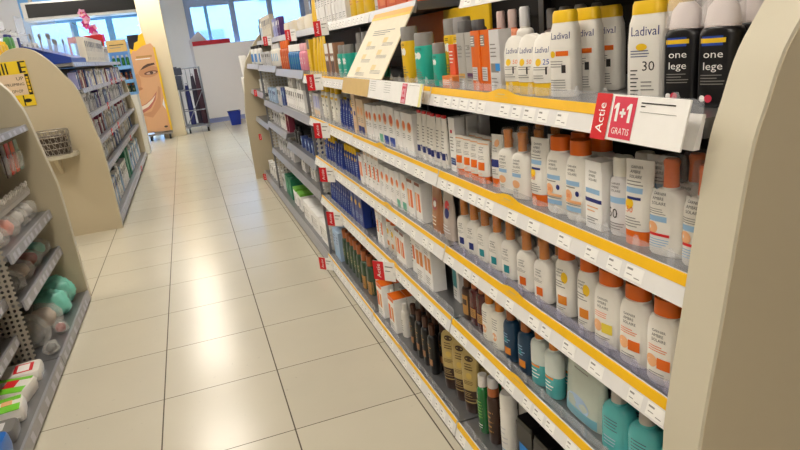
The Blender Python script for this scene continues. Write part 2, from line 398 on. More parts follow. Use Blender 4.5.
carton('box_grey_purple', .044, .034, .150, GREYBOX, [('r', -.022, .022, .030, .044, M('plum_print', (90,40,90))), ('t', '30', 0, .105, .012, INK)]+LP(.044, .15))
carton('box_orange_tall', .054, .036, .152, ORANGE, [('r', -.026, .0, .112, .14, GREYCAP), ('l', -.024, -.002, .114, .138, 4, CARD), ('r', -.022, .010, .026, .060, GREYW), ('l', -.020, .008, .028, .058, 5, INKG)])
carton('box_silver_blue', .052, .036, .150, GREYW, [('r', -.026, .026, .048, .070, GREYCAP), ('r', .004, .026, .052, .070, M('sky_print', (40,140,220)))]+LP(.052, .15))
carton('box_orange_low', .080, .060, .034, M('light_orange_card', (238,140,70)), [('l', -.03, .03, .008, .026, 3, CARD)])
carton('box_red_orange', .040, .03, .085, M('coral_card', (236,96,52)), [('l', -.014, .014, .03, .07, 4, CARD)])
spec('spray_peach', 'face_mist_bottle', .044, .036, (bottle(.044, .036, .150, .022, .004, .012, 2.2), M('peach_bottle', (238,150,110), .35)), [('cap', capsec(.024, .024, .150, .044, 2, .8), M('misty_cap', (206,184,176), .3))], [])
spec('spray_white', 'face_mist_bottle', .046, .038, (bottle(.046, .038, .150, .024, .004, .012, 2.2), WHITE), [('cap', capsec(.026, .026, .150, .046, 2, .8), GREYW)], [])
spec('spray_mist', 'face_mist_bottle', .042, .036, (bottle(.042, .036, .140, .022, .004, .012, 2.2), M('smoke_bottle', (120,104,100), .3)), [('cap', capsec(.024, .024, .140, .044, 2, .8), GREYCAP)], [])
# third shelf: slim white boxes and tubes with a blue foot band
carton('box_blue_band', .044, .036, .165, CARD, [('r', -.022, .022, .020, .042, NAVY), ('l', -.016, .016, .024, .038, 2, LBLUE), ('r', -.008, .006, .118, .128, PINKRED), ('l', -.012, .012, .06, .11, 5, INKG)])
tube_kind('tube_blue_band', .040, .028, .158, .012, WHITE, WHITE, [('r', -.0175, .0175, .026, .048, NAVY), ('l', -.010, .012, .06, .12, 6, INKG)])
SPEC['tube_blue_band']['extras'] = [('cap', [(0, .0172, .0132, 2.3), (.011, .0176, .014, 2.3)], WHITE), ('tip', [(.157, .016, .004, 3), (.166, .015, .004, 3)], RED)]
carton('box_navy_band', .052, .034, .140, CARD, BRAND(0, .100, .95)+[('r', -.022, .022, .074, .084, LBLUE), ('r', -.026, .026, .056, .064, NAVY), ('l', -.018, .018, .034, .050, 2, PEACH), ('l', -.018, .018, .01, .026, 3, INKG)])
spec('fluid_fifty', 'sunscreen_fluid_bottle', .050, .038, (bottle(.050, .038, .118, .036, .003, .012, 2.2), M('pearl_bottle', (226,222,222), .3)), [('cap', capsec(.038, .034, .118, .036, 2.1, .9), CREAMW)],
     BRAND(-.002, .088, .85)+[('r', -.018, .018, .066, .078, LBLUE), ('t', '50', -.010, .036, .020, INK), ('l', -.018, .018, .012, .028, 3, INKG)])
# cartons with sunburst prints
def sun_carton(key, w, d, h, base=CARD, sun=ORANGE, foot=None):
    ds = [('o', 0, h*.68, w*.34, PEACH), ('o', w*.05, h*.70, w*.24, sun), ('l', -w*.36, w*.36, h*.36, h*.5, 3, INKG)]
    if foot: ds += [('r', -w*.42, w*.42, h*.04, h*.26, foot)]
    carton(key, w, d, h, base, ds)
sun_carton('sun_box', .056, .036, .150); sun_carton('sun_box_blue', .070, .036, .160, CARD, M('rust_print', (214,90,40)), BLUE)
sun_carton('sun_box_beige', .056, .036, .165, BEIGECARD, M('sand_print', (226,170,110)), NAVY)
sun_carton('sun_box_green', .050, .036, .155, CARD, ORANGE, M('mint_print', (110,190,160)))
carton('box_orange_panels', .078, .056, .165, CARD, [('r', -.032, -.004, .070, .130, AMBER), ('r', .004, .032, .070, .130, AMBER), ('l', -.03, .03, .138, .152, 2, INKG), ('l', -.03, .03, .015, .05, 4, INKG)])
carton('box_brown_top', .064, .05, .150, CARD, [('r', -.026, -.006, .040, .110, PEACH), ('r', .0, .024, .040, .110, ORANGE), ('r', -.032, .032, .138, .150, M('cocoa_print', (140,80,56)))])
carton('box_slim_orange', .048, .04, .172, CARD, [('r', -.004, .018, .06, .12, ORANGE), ('l', -.02, -.006, .04, .14, 7, INKG), ('r', -.024, .024, .158, .172, BEIGECARD)])
carton('box_teal_side', .060, .04, .148, CARD, [('r', -.03, .012, .05, .13, TEALP), ('l', -.02, .01, .012, .04, 3, INKG)])
# blue ranges with yellow caps
tube_kind('tube_royal', .042, .030, .140, .012, BLUE, M('royal_blue_plastic', (34,58,140), .35), [('l', -.012, .012, .03, .08, 5, PALEB), ('t', '30', 0, .095, .014, CARD)])
spec('royal_yellow', 'sunscreen_lotion_bottle', .046, .034, (bottle(.046, .034, .118, .032, .003, .015, 2.4), MATS['royal_blue_plastic']), [('cap', capsec(.034, .030, .118, .034, 2.2, .92), YELLOW)], [('l', -.014, .014, .03, .08, 5, PALEB), ('o', 0, .094, .010, YELLOW)])
carton('box_royal', .070, .045, .165, MATS['royal_blue_plastic'], [('l', -.026, .026, .03, .07, 4, PALEB), ('o', 0, .12, .016, YELLOW)])
spec('milk_yellow', 'sun_milk_bottle', .070, .042, (bottle(.070, .042, .160, .042, .003, .025, 2.6), CREAMW), [('cap', capsec(.044, .036, .160, .036, 2.3, .92), YELLOW)], [('o', -.010, .112, .011, INK), ('o', .014, .084, .007, INK), ('l', -.024, .02, .02, .07, 6, INKG), ('r', -.03, .03, .128, .14, YELLOW)])
carton('box_lattice', .085, .05, .145, GREYW, [('r', -.04, .04, .0, .045, BEIGECARD)]+[('r', -.036+i*.018, -.028+i*.018, .06, .13, LILAC) for i in range(5)])
carton('box_beige_tall', .056, .036, .185, BEIGECARD, [('r', .0, .022, .085, .105, NAVY), ('l', -.022, .022, .125, .165, 4, INKG), ('l', -.02, .02, .02, .07, 4, PEACH)])
# fifth and bottom shelf liquids
spec('oil_red', 'tanning_oil_bottle', .046, .036, (bottle(.046, .036, .130, .026, .004, .014, 2.6), DARKRED), [('cap', capsec(.028, .026, .130, .036, 2, .85), COPPER)], [('r', -.016, .014, .028, .060, KRAFT), ('l', -.014, .012, .032, .056, 4, INK)])
spec('oil_brown', 'tanning_oil_bottle', .046, .036, (bottle(.046, .036, .120, .026, .004, .014, 2.6), BROWN), [('cap', capsec(.030, .028, .120, .040, 2, .85), M('bronze_cap', (110,70,44), .3, .4))], [('r', -.016, .014, .020, .090, KRAFT), ('r', -.012, .010, .055, .075, BROWN)])
spec('wave', 'sunscreen_spray_bottle', .060, .040, (bottle(.060, .040, .122, .028, .004, .02, 2.3, .05), CREAMW), [('cap', capsec(.028, .026, .122, .040, 2, .85), AMBER)], [('o', -.008, .038, .011, PEACH, .014), ('l', -.018, .010, .06, .10, 5, INKG), ('l', -.018, .008, .008, .02, 2, INKG)])
spec('deep', 'cooling_spray_bottle', .052, .038, (bottle(.052, .038, .128, .030, .004, .02, 2.5), DEEPB), [('cap', capsec(.028, .026, .128, .036, 2, .85), M('rust_cap', (168,96,44), .35))], [('r', -.014, .012, .022, .044, AMBER), ('l', -.018, .014, .056, .09, 4, LBLUE), ('o', -.006, .068, .006, TEALP)])
bg = bottle(.056, .040, .135, .028, .004, .02, 2.4)
spec('biphase', 'two_phase_spray_bottle', .056, .040, ([s for s in bg if s[0] <= .06]+[(.062, .028, .02, 2.4)], TEALD), [('upper_body', [(.062, .028, .02, 2.4)]+[s for s in bg if s[0] > .065], M('milky_upper', (214,222,216), .3)), ('cap', capsec(.028, .026, .135, .030, 2, .85), AMBER)], [('r', -.018, .012, .055, .0615, AMBER), ('l', -.018, .012, .02, .05, 3, CARD)])
spec('gel', 'aftersun_spray_bottle', .078, .050, (bottle(.078, .050, .128, .034, .006, .03, 2.8, .012), TEALD), [('cap', [(.128, .017, .017, 2), (.150, .016, .016, 2), (.156, .022, .013, 2.6), (.170, .021, .012, 2.6), (.175, .017, .009, 2.6)], M('smoky_nozzle', (186,180,172), .3))], [('l', -.022, .026, .060, .092, 4, DEEPB), ('l', -.022, .020, .02, .045, 3, PALEB)])
spec('copper', 'tanning_oil_bottle', .058, .045, (bottle(.058, .045, .155, .034, .004, .03, 2.3), GREEN), [('cap', capsec(.040, .036, .155, .050, 2, .9), COPPER)], [('r', -.020, .020, .05, .10, M('olive_label', (70,96,60))), ('l', -.016, .016, .055, .095, 4, BEIGECARD)])
spec('copper_kraft', 'tanning_oil_bottle', .066, .05, (bottle(.066, .05, .155, .036, .004, .03, 2.3), GREEN), [('cap', capsec(.042, .038, .155, .052, 2, .9), COPPER)], [('r', -.031, .031, .004, .075, KRAFT), ('l', -.02, .02, .02, .06, 4, BROWN)])
carton('orange_top_box', .075, .06, .165, CARD, [('r', -.030, -.006, .050, .125, ORANGE), ('r', .002, .024, .050, .120, AMBER), ('l', -.028, .028, .012, .04, 3, INKG), ('r', -.0375, .0375, .148, .165, ORANGE)])
SPEC['orange_top_box']['extras'] = [('lid_flap', [(.165, .0375, .03, 30), (.1665, .0375, .03, 30)], ORANGE)]
spec('white_ribbed', 'sun_milk_bottle', .050, .042, (bottle(.050, .042, .135, .026, .004, .02, 2, .045), WHITE), [('cap', capsec(.026, .024, .135, .030, 2, .85), WHITE)], [('l', -.014, .014, .03, .09, 5, INKG)])
spec('dark_spray', 'tanning_oil_spray', .046, .040, (bottle(.046, .040, .175, .026, .004, .02, 2.3), BLACK), [('cap', capsec(.028, .026, .175, .045, 2, .85), M('cocoa_cap', (74,44,30), .35))], [('r', -.018, .016, .04, .07, M('tan_label', (170,120,80))), ('l', -.016, .014, .09, .14, 4, KRAFT)])
# gold tubes with a hanging hole
spec('gold', 'tanning_tube', .072, .046, ([(.045, .030, .022, 2.3), (.11, .034, .018, 2.3), (.19, .036, .010, 2.3), (.225, .033, .006, 2.2), (.240, .024, .004, 2.1), (.247, .010, .003, 2)], GOLD),
     [('cap', [(0, .026, .019, 2.3), (.004, .028, .021, 2.3), (.044, .030, .022, 2.3)], BROWN)],
     [('o', 0, .216, .018, BROWN, .011), ('r', -.024, .024, .036+.014, .060, BROWN), ('o', 0, .150, .012, M('brass_print', (206,176,90))), ('l', -.022, .022, .115, .132, 3, BROWN), ('r', -.027, .027, .062, .094, BROWN), ('l', -.02, .018, .068, .088, 3, GOLD), ('l', -.018, .018, .17, .20, 3, BROWN)])
spec('green_cap', 'body_oil_bottle', .048, .044, (bottle(.048, .044, .180, .028, .004, .03, 2), BGREEN), [('cap', capsec(.032, .032, .180, .042, 2, .92), WHITE)], [('l', -.014, .014, .06, .13, 6, LIME), ('l', -.014, .014, .02, .04, 2, CARD)])
spec('dark_copper', 'body_oil_bottle', .048, .044, (bottle(.048, .044, .180, .032, .004, .02, 2), BROWN), [('shoulder_band', capsec(.040, .038, .180, .030, 2, .98), COPPER), ('cap', capsec(.036, .034, .210, .036, 2, .9), GREYW)], [('l', -.014, .014, .04, .13, 5, KRAFT)])
spec('white_can', 'spray_can', .056, .056, ([(0, .027, .027, 2), (.004, .028, .028, 2), (.165, .028, .028, 2), (.178, .024, .024, 2)], WHITE), [('cap', [(.178, .027, .027, 2), (.222, .026, .026, 2), (.232, .022, .022, 2)], WHITE)], [('r', -.02, .02, .03, .034, LBLUE), ('l', -.016, .016, .05, .12, 4, GREYW)])
spec('black_blue', 'aftershave_box', .085, .06, (boxsec(.085, .06, .185), BLACK), [('lid', [(.185, .042, .03, 12), (.200, .040, .028, 12)], BLACK)], [('r', -.026, .030, .02, .12, M('cyan_print', (24,130,214))), ('r', -.018, .022, .05, .09, M('azure_print', (40,170,240)))])
# far bays and the left gondola
for key, mt, m2 in (('c_white', CARD, INKG), ('c_grey', GREYW, INK), ('c_lilac', LILAC, CARD), ('c_blue', M('steel_blue_card', (60,80,140)), PALEB), ('c_cream', M('ivory_card', (232,222,200)), INKG), ('c_wine', MAGENTA, BEIGECARD), ('c_pale', PALEB, NAVY), ('c_purple', PURPLE, CARD)):
    carton(key, .07, .05, .15, mt, [('r', -.025, .025, .09, .125, m2)]+LP(.07, .12, m2))
carton('c_wide_white', .30, .20, .150, CARD, [('l', -.11, .11, .03, .11, 5, GREYBOX), ('r', -.13, -.10, .04, .10, GREYBOX)])
carton('c_emerald', .16, .12, .19, GRN, [('r', -.06, .06, .05, .13, M('sea_print', (60,150,110)))])
carton('c_lime', .16, .12, .13, CARD, [('r', -.06, .06, .03, .1, GREYW)])
SPEC['c_lime']['extras'] = [('lid', [(.13, .081, .061, 30), (.15, .081, .061, 30)], LIME)]
carton('c_yellow', .09, .06, .20, YELLOW, [('r', -.045, .045, .145, .2, M('taupe_print', (120,106,100))), ('t', 'C', -.005, .115, .02, INK), ('l', -.03, .03, .03, .08, 3, AMBER)])
tube_kind('t_yellow', .062, .040, .205, .02, YELLOW, YELLOW, [('v', 'SUN', .008, .07, .014, AMBER)])
carton('c_brown_white', .10, .06, .165, M('mocha_card', (168,124,96)), [('r', -.05, .05, .115, .165, CARD), ('r', -.03, -.008, 0, .11, BROWN), ('r', .006, .026, 0, .11, BROWN), ('o', -.019, .09, .014, CARD), ('o', .016, .09, .014, CARD)])
spec('teal_long', 'sunscreen_can', .085, .06, ([(0, .040, .028, 3), (.004, .0425, .03, 3), (.105, .0425, .03, 3), (.110, .041, .029, 3)], TEAL), [('cap', [(.110, .030, .026, 2.4), (.145, .029, .025, 2.4), (.150, .027, .023, 2.4)], GREYCAP)], [('o', -.014, .075, .015, CARD), ('o', .012, .075, .015, CARD), ('l', -.03, .03, .02, .04, 3, CARD)])
spec('grey_cap_can', 'sunscreen_can', .06, .05, ([(0, .028, .024, 2.6), (.004, .03, .025, 2.6), (.12, .03, .025, 2.6)], GREYBOX), [('cap', [(.12, .028, .023, 2.4), (.19, .027, .022, 2.4), (.2, .025, .02, 2.4)], GREYCAP)], [])
spec('pink_bottle', 'kids_sunscreen_bottle', .065, .05, (bottle(.065, .05, .12, .03, .004, .03, 2.2), PINK), [('cap', capsec(.034, .032, .12, .045, 2, .8), M('rose_cap', (236,180,190), .4))], [('o', 0, .06, .02, CARD)])
spec('orange_bottle', 'kids_sunscreen_bottle', .065, .05, (bottle(.065, .05, .13, .03, .004, .03, 2.2), M('burnt_orange', (200,90,30), .4)), [('cap', capsec(.034, .032, .13, .045, 2, .8), ORANGE)], [('o', 0, .06, .02, PEACH)])
spec('blue_bottle', 'kids_sunscreen_bottle', .065, .05, (bottle(.065, .05, .12, .03, .004, .03, 2.2), M('ocean_plastic', (40,110,170), .4)), [('cap', capsec(.034, .032, .12, .045, 2, .8), CARD)], [('o', 0, .06, .02, M('leaf_print', (60,150,90)))])
spec('black_tall', 'shampoo_bottle', .07, .05, (bottle(.07, .05, .18, .03, .004, .03, 2.4), BLACK), [('cap', capsec(.032, .03, .18, .05, 2, .9), BLACK)], [('l', -.02, .02, .05, .13, 5, GREYW)])
spec('white_tall', 'shampoo_bottle', .07, .05, (bottle(.07, .05, .18, .03, .004, .03, 2.4), WHITE), [('cap', capsec(.032, .03, .18, .05, 2, .9), GREYW)], [('r', -.02, .02, .05, .13, LBLUE)])
spec('yellow_big', 'bath_product_bottle', .11, .07, (bottle(.11, .07, .22, .05, .004, .04, 3), YELLOW), [('cap', capsec(.05, .045, .22, .04, 2, .9), YELLOW)], [('l', -.03, .03, .06, .12, 4, AMBER)])
carton('c_orange_big', .12, .08, .24, M('vermilion_card', (226,96,40)), [('r', -.02, .05, .02, .2, M('tangerine_card', (238,130,60)))])
spec('blue_white_bottle', 'mouthwash_bottle', .06, .045, (bottle(.06, .045, .15, .03, .004, .02, 2.5), CARD), [('cap', capsec(.032, .03, .15, .03, 2, .9), INK)], [('r', -.024, .024, .02, .10, M('vivid_blue', (30,130,210)))])

ORD = 'first second third fourth fifth sixth seventh eighth ninth tenth eleventh twelfth thirteenth fourteenth fifteenth sixteenth seventeenth eighteenth nineteenth twentieth'.split()
NUM = 'one two three four five six seven eight nine ten eleven twelve thirteen fourteen fifteen sixteen seventeen eighteen nineteen twenty'.split()
SHELF = {0: 'top shelf', 1: 'second shelf', 2: 'third shelf', 3: 'fourth shelf', 4: 'fifth shelf', 5: 'bottom shelf'}
BAYN = {1: 'near bay', 2: 'second bay', 3: 'third bay', 4: 'fourth bay', 5: 'fifth bay', 6: 'end bay'}
ZS = {0: 1.53, 1: 1.255, 2: 1.0, 3: .75, 4: .491, 5: .086}
ZFAR = {4: {0: 1.53, 1: 1.275, 2: .99, 3: .70, 4: .50, 5: .086}, 5: {0: 1.53, 1: 1.295, 2: .97, 3: .765, 4: .5, 5: .086}, 6: {0: 1.53, 1: 1.305, 2: 1.03, 3: .72, 5: .086}}
USED = set()
def run(key, desc, cat, shelf, bay, ys, rows=1, xf=None, z=None, rowgap=.006, sc=None, noback=(), turn=None):
    """a row of one product on a right-hand shelf, left (far) to right (near); rows stand behind"""
    w, d = SIZE(key); n = len(ys)
    if z is None: z = (ZFAR[bay] if bay > 3 else ZS)[shelf]
    if xf is None: xf = 1.225 if shelf == 0 else 1.072
    sx = sc or (1, 1, 1)
    for k in range(rows):
        for i, y in enumerate(sorted(ys, reverse=True)):
            if k and i in noback: continue
            o = make(key)
            dd = d*sx[1]*(1+(.5*abs(turn) if turn else (.12 if bay == 1 and SPEC[key]['body'][0][0][3] < 20 else 0)))
            o.location = (xf+dd/2+k*(dd+rowgap)+random.uniform(0, .004)*(rowgap > 0), y+random.uniform(-.0012, .0012), z+.001)
            o.rotation_euler = (0, 0, -PI/2+(turn if turn is not None else (.22 if bay == 1 and SPEC[key]['body'][0][0][3] < 20 else 0))+random.uniform(-.05, .05)*(k == 0 and d > .03 and w < .09))
            o.scale = sx
            pos = (f'{ORD[i]} of {NUM[n-1]} from left' if k == 0 else f'{ORD[i]} from left in {["", "second", "third", "fourth"][k]} row') if n > 1 else (['', 'behind', 'further behind', 'last behind'][k]+' ' if k else '')
            if n == 1: pos = 'alone' if k == 0 and rows == 1 else ('in front' if k == 0 else ['', 'second in its row', 'third in its row', 'fourth in its row'][k])
            lab = f'{desc}, {pos}, {SHELF[shelf]} of {BAYN[bay]}'.replace(', alone', '')
            if len(lab.split()) > 16: lab = lab.replace(' of '+BAYN[bay], ' '+BAYN[bay])
            if len(lab.split()) > 16: lab = lab.replace(' from left in', ' in').replace(f' of {NUM[n-1]} from left', ' from left')
            assert lab not in USED, lab
            USED.add(lab)
            tag(o, lab, cat, f'{desc}s, {SHELF[shelf]} {BAYN[bay]}' if n*rows > 1 else None)
def span(a, b, n): return [a+(b-a)*(i+.5)/n for i in range(n)]

# ------------------------------------------------------------------ setting
def struct(mb, name, smooth=False): return tag(mb.build(name, smooth=smooth), kind='structure')
YB, YF, XL, XR, CZ = -5.0, 12.2, -5.5, 4.5, 3.2
b = MB(); b.box(XL, XR, YB, YF+.2, -.1, 0, floor_material()); struct(b, 'floor')
b = MB(); b.box(XL, XR, YB, YF+.2, CZ, CZ+.1, M('ceiling_paint', (232,230,226), .8, 0, .02, 2)); struct(b, 'ceiling')
b = MB(); b.box(XL-.15, XL, YB, YF+.2, 0, CZ, WALLM); struct(b, 'wall_left')
b = MB(); b.box(XR, XR+.15, YB, YF+.2, 0, CZ, WALLM); struct(b, 'wall_right')
b = MB(); b.box(XL, XR, YB-.15, YB, 0, CZ, WALLM); struct(b, 'wall_back')
# far wall: solid pieces around two glazed shopfront openings
b = MB()
b.box(XL, -2.52, YF, YF+.2, 0, CZ, WALLM); b.box(.0, .64, YF, YF+.2, 0, CZ, WALLM)
b.box(3.3, XR, YF, YF+.2, 0, CZ, WALLM); b.box(-2.52, 0, YF, YF+.2, 2.95, CZ, WALLM); b.box(.64, 3.3, YF, YF+.2, 3.0, CZ, WALLM)
struct(b, 'wall_front')
def glass_mat():
    m = bpy.data.materials.new('window_glass'); m.use_nodes = True; nt = m.node_tree; nt.nodes.remove(nt.nodes['Principled BSDF'])
    t = nt.nodes.new('ShaderNodeBsdfTransparent'); g = nt.nodes.new('ShaderNodeBsdfGlossy'); g.inputs['Roughness'].default_value = .02
    fr = nt.nodes.new('ShaderNodeFresnel'); mx = nt.nodes.new('ShaderNodeMixShader')
    nt.links.new(fr.outputs[0], mx.inputs[0]); nt.links.new(t.outputs[0], mx.inputs[1]); nt.links.new(g.outputs[0], mx.inputs[2])
    nt.links.new(mx.outputs[0], nt.nodes['Material Output'].inputs[0]); return m
GLASS = glass_mat()
def window(n, x0, x1, z0, z1, mull, tran, fm, w=.09):
    r = tag(bpy.data.objects.new(f'window_{n}', None), kind='structure'); COL.objects.link(r)
    L = ((x0+x1)/2, YF+.1, z0); r.location = L
    f = MB()
    for x in mull: f.box(x-w/2, x+w/2, YF+.03, YF+.15, z0, z1, fm, .01)
    for z in tran: f.box(x0, x1, YF+.035, YF+.145, z-w/2, z+w/2, fm, .01)
    f.build('window_frame', r, L)
    g = MB(); g.box(x0, x1, YF+.085, YF+.095, z0, z1, GLASS); g.build('pane', r, L, smooth=False)
window(1, -2.52, 0, 0, 2.95, [-2.47, -1.62, -.92, -.06], [.05, 2.50, 2.9], FRAMEL, .13)
window(2, .64, 3.3, 0, 3.0, [.70, 1.66, 2.5, 3.25], [.05, 2.62, 2.95], FRAMEB, .12)
b = MB(); b.box(.72, 1.62, YF+.04, YF+.14, 2.52, 2.58, FRAMEB); b.box(1.05, 1.12, YF+.05, YF+.14, 0, 2.56, FRAMEL); struct(b, 'trim_1')
# pillar
b = MB(); b.box(-.245, .185, 10.3, 10.8, 0, CZ, PILL, .008); struct(b, 'trim_2')
b = MB(); b.box(.185, .62, YF-.02, YF, 0, .1, WALLM); struct(b, 'baseboard_front')
# white partition board in front of the right window, lilac skirting
b = MB(); b.box(.66, 3.2, YF-.18, YF-.12, .10, 1.70, M('partition_white', (244,240,242), .6, 0, .015, 2)); b.box(.66, 3.2, YF-.17, YF-.13, 0, .1, M('lilac_skirting', (150,160,210), .5)); struct(b, 'wall_partition')
tag_band = MB(); tag_band.box(.665, 1.475, YF-.19, YF-.11, 1.701, 1.795, M('red_band', (190,26,48), .5), .004)
tag(tag_band.build('sign_board', loc=(1.07, YF-.15, 1.701)), 'plain red sign strip lying along the top of the white partition', 'sign')
g = MB(); g.prism([(.66, .0), (.98, .0), (.98, 1.82), (.835, 2.01), (.60, 1.82)], 1, YF-.10, YF-.07, M('pale_board', (214,212,222), .6))
tag(g.build('peaked_board', loc=(.8, YF-.09, 0), smooth=False), 'white house-shaped board rising behind the red sign strip', 'board')
# street outside
b = MB(); b.box(-40, 40, YF+.2, 60, -.25, -.12, M('pavement', (96,104,114), .8)); struct(b, 'ground')
b = MB(); fac = M('pale_facade', (82,102,122), .8); b.box(-30, 30, 34, 36, -.2, 11, fac)
L = (0, 35, -.2)
r = thing('street_building', L, 'pale building across the street seen through the shop windows', 'building')
b.build('wall', r, L, smooth=False)
for i in range(14):
    for j in range(3):
        w_ = MB(); x = -26+i*4; w_.box(x-.9, x+.9, 33.9, 33.99, .8+j*3.4, 2.9+j*3.4, M('dark_pane', (34,58,88), .3)); w_.build('window', r, L, smooth=False)

# ------------------------------------------------------------------ ceiling lights
LIGHT = emit('lamp_diffuser', (1.0, .92, .80), 9.5)
lights = [(-.9, -4.1, 'added behind the camera to brighten the end panel'), (-.05, -1.3, 'nearest over the aisle'), (-.05, 1.4, 'second over the aisle'), (-.05, 4.2, 'third over the aisle'), (-.05, 7.0, 'fourth over the aisle'), (-.05, 9.6, 'last over the aisle before the windows'),  # first lamp is added out of view to lift the dark right end panel
          (-2.6, 2.0, 'nearest over the left row'), (-2.6, 6.0, 'middle one over the left row'), (-2.6, 9.6, 'last over the left row')]
for x, y, t in lights:
    L = (x, y, CZ)
    r = thing('ceiling_light', L, f'rectangular recessed ceiling light, {t}', 'ceiling light', 'ceiling lights')
    f = MB()
    for s in (-1, 1):
        f.box(x+s*.31-.02, x+s*.31+.02, y-.63, y+.63, CZ-.035, CZ, RAILW); f.box(x-.29, x+.29, y+s*.61-.02, y+s*.61+.02, CZ-.035, CZ, RAILW)
    f.build('frame', r, L, smooth=False)
    d = MB(); d.box(x-.29, x+.29, y-.59, y+.59, CZ-.02, CZ-.005, LIGHT); d.build('diffuser', r, L, smooth=False)

# ------------------------------------------------------------------ shelving
PROF = [(0, 0), (0, .55), (.003, .72), (.008, .80), (.034, .975), (.066, 1.20), (.09, 1.28), (.115, 1.345), (.16, 1.41), (.21, 1.49), (.27, 1.565), (.33, 1.62), (.39, 1.65), (.45, 1.66)]
def smooth_profile(p, n=4):
    o = []
    for i in range(len(p)-1):
        a, b, c, d = p[max(i-1, 0)], p[i], p[i+1], p[min(i+2, len(p)-1)]
        for k in range(n):
            t = k/n
            o.append(tuple(.5*(2*b[j]+(c[j]-a[j])*t+(2*a[j]-5*b[j]+4*c[j]-d[j])*t*t+(3*b[j]-a[j]-3*c[j]+d[j])*t**3) for j in (0, 1)))
    return o+[p[-1]]
PROF = PROF[:2]+smooth_profile(PROF[1:])[1:]
def panel_outline(x0, sgn):
    """D-shaped end panel of a double-sided gondola, front at x0, depth .9"""
    a = [(x0+sgn*o, z) for o, z in PROF]; c = [(x0+sgn*(.9-o), z) for o, z in reversed(PROF[:-1])]
    return a+c
def end_panel(root, L, x0, sgn, y0, y1, face=PANEL):
    o = panel_outline(x0, sgn); mb = MB(); mb.prism(o, 1, y0, y1, face)
    p = mb.build('end_panel', root, L, angle=30)
    e = MB(); k = len(o)
    cx = x0+sgn*.45
    rs = []
    for (x, z) in o:
        dx, dz = (x-cx), (z-.8); l = math.hypot(dx*2, dz) or 1
        nx, nz = (dx/abs(dx) if abs(dx) > 1e-6 else 0), 0
        if z > 1.25: nx, nz = dx/math.hypot(dx, z-1.2), (z-1.2)/math.hypot(dx, z-1.2)
        rs.append([(x, y0+.001, z), (x+nx*.004, y0+.003, z+nz*.004), (x+nx*.004, y1-.003, z+nz*.004), (x, y1-.001, z)])
    e.rings(rs[1:-1] if False else rs, EDGE, False, False, closed=False)
    e.build('edge_band', p, None).matrix_parent_inverse = Matrix.Identity(4)
    for ch in p.children:
        ch.data.transform(Matrix.Translation(-Vector(L)))
    return p
def shelf_part(root, L, y0, y1, xf, xb, z, sgn, yellow=.0155, segs=None, bump=None, lip=None, railh=.048, price=True, top=RAILW, s_top=False):
    """one shelf: board, then its price rail, yellow strip and lip as sub-parts"""
    mb = MB(); mb.box(xf+sgn*.012, xb, y0+.004, y1-.004, z-.03, z, BRUSH)
    s = mb.build('shelf', root, L, smooth=False)
    segs = segs or [(y0, y1)]
    for (a, c) in segs:
        a2, c2 = a+.004, c-.004
        ra = MB()
        zt, zb = z+.005, z+.005-railh
        P = [(xf+sgn*.008, zt), (xf-sgn*.008, zb), (xf-sgn*.008+sgn*.012, zb), (xf+sgn*.014, zt)]
        ra.prism(P, 1, a2, c2, top if price else RAILG)
        if price:
            y = c2-.03
            while y > a2+.05:
                w = random.choice((.038, .046)); t0, t1 = zb+.005, zt-(.021 if yellow else .008)
                X = lambda q: xf+sgn*(.008-.016*(zt-q)/railh)-sgn*.0008
                ra.face([(X(t0), y, t0), (X(t0), y-w, t0), (X(t1), y-w, t1), (X(t1), y, t1)], CARD)
                X2 = lambda q: X(q)-sgn*.0006
                for (u0, u1, v0, v1) in ((.1, .42, .68, .82), (.12, .42, .32, .38), (.55, .85, .2, .26)):
                    p, q = t0+(t1-t0)*v0, t0+(t1-t0)*v1
                    ra.face([(X2(p), y-w*u0, p), (X2(p), y-w*u1, p), (X2(q), y-w*u1, q), (X2(q), y-w*u0, q)], INKM if u0 == .1 else INKG)
                y -= w+random.choice((.012, .03, .05, .075))
        o = ra.build('price_rail', s, None, smooth=False); o.data.transform(Matrix.Translation(-Vector(L)))
        if yellow:
            ys = MB(); h0 = zt-yellow
            if y0 < -1.9 and s_top: a2 = -1.70
            n = 40; bot = []; topv = []
            for i in range(n+1):
                y = a2+(c2-a2)*i/n; bz = 0
                if bump is not None:
                    q = (y-bump)/.085
                    if abs(q) < 1: bz = .013*(.5+.5*math.cos(q*PI))
                bot.append((xf+sgn*(.008-.016*yellow/railh-.0012), y, h0)); topv.append((xf+sgn*.0065, y, zt+.001+bz))
            for i in range(n):
                ys.face([bot[i], bot[i+1], topv[i+1], topv[i]], YSTRIP)
                ys.face([(topv[i][0]+sgn*.003, topv[i][1], zt+.001), (topv[i+1][0]+sgn*.003, topv[i+1][1], zt+.001), topv[i+1], topv[i]], YSTRIP)
            if bump is not None:
                for k in range(2):
                    z_ = zt-.006+k*.006; X = xf+sgn*.003
                    ys.face([(X, bump+.03-k*.012, z_), (X, bump-.03+k*.012, z_), (X+sgn*.0012, bump-.03+k*.012, z_+.0025), (X+sgn*.0012, bump+.03-k*.012, z_+.0025)], TANC)
            o = ys.build('yellow_strip', s, None, smooth=False); o.data.transform(Matrix.Translation(-Vector(L)))
    if lip:
        lb = MB(); X = xf+sgn*.024
        lb.box(X, X+sgn*.002, y0+.02, y1-.02, z, z+.024, lip)
        y = y0+.07
        while y < y1-.05:
            lb.loft([(0, .003, .009, 2.5), (.026, .003, .008, 2.5), (.033, .002, .005, 2)], lip, 12, (X-sgn*.004, y, z)); y += .085
        o = lb.build('clear_lip', s, None); o.data.transform(Matrix.Translation(-Vector(L)))
    return s

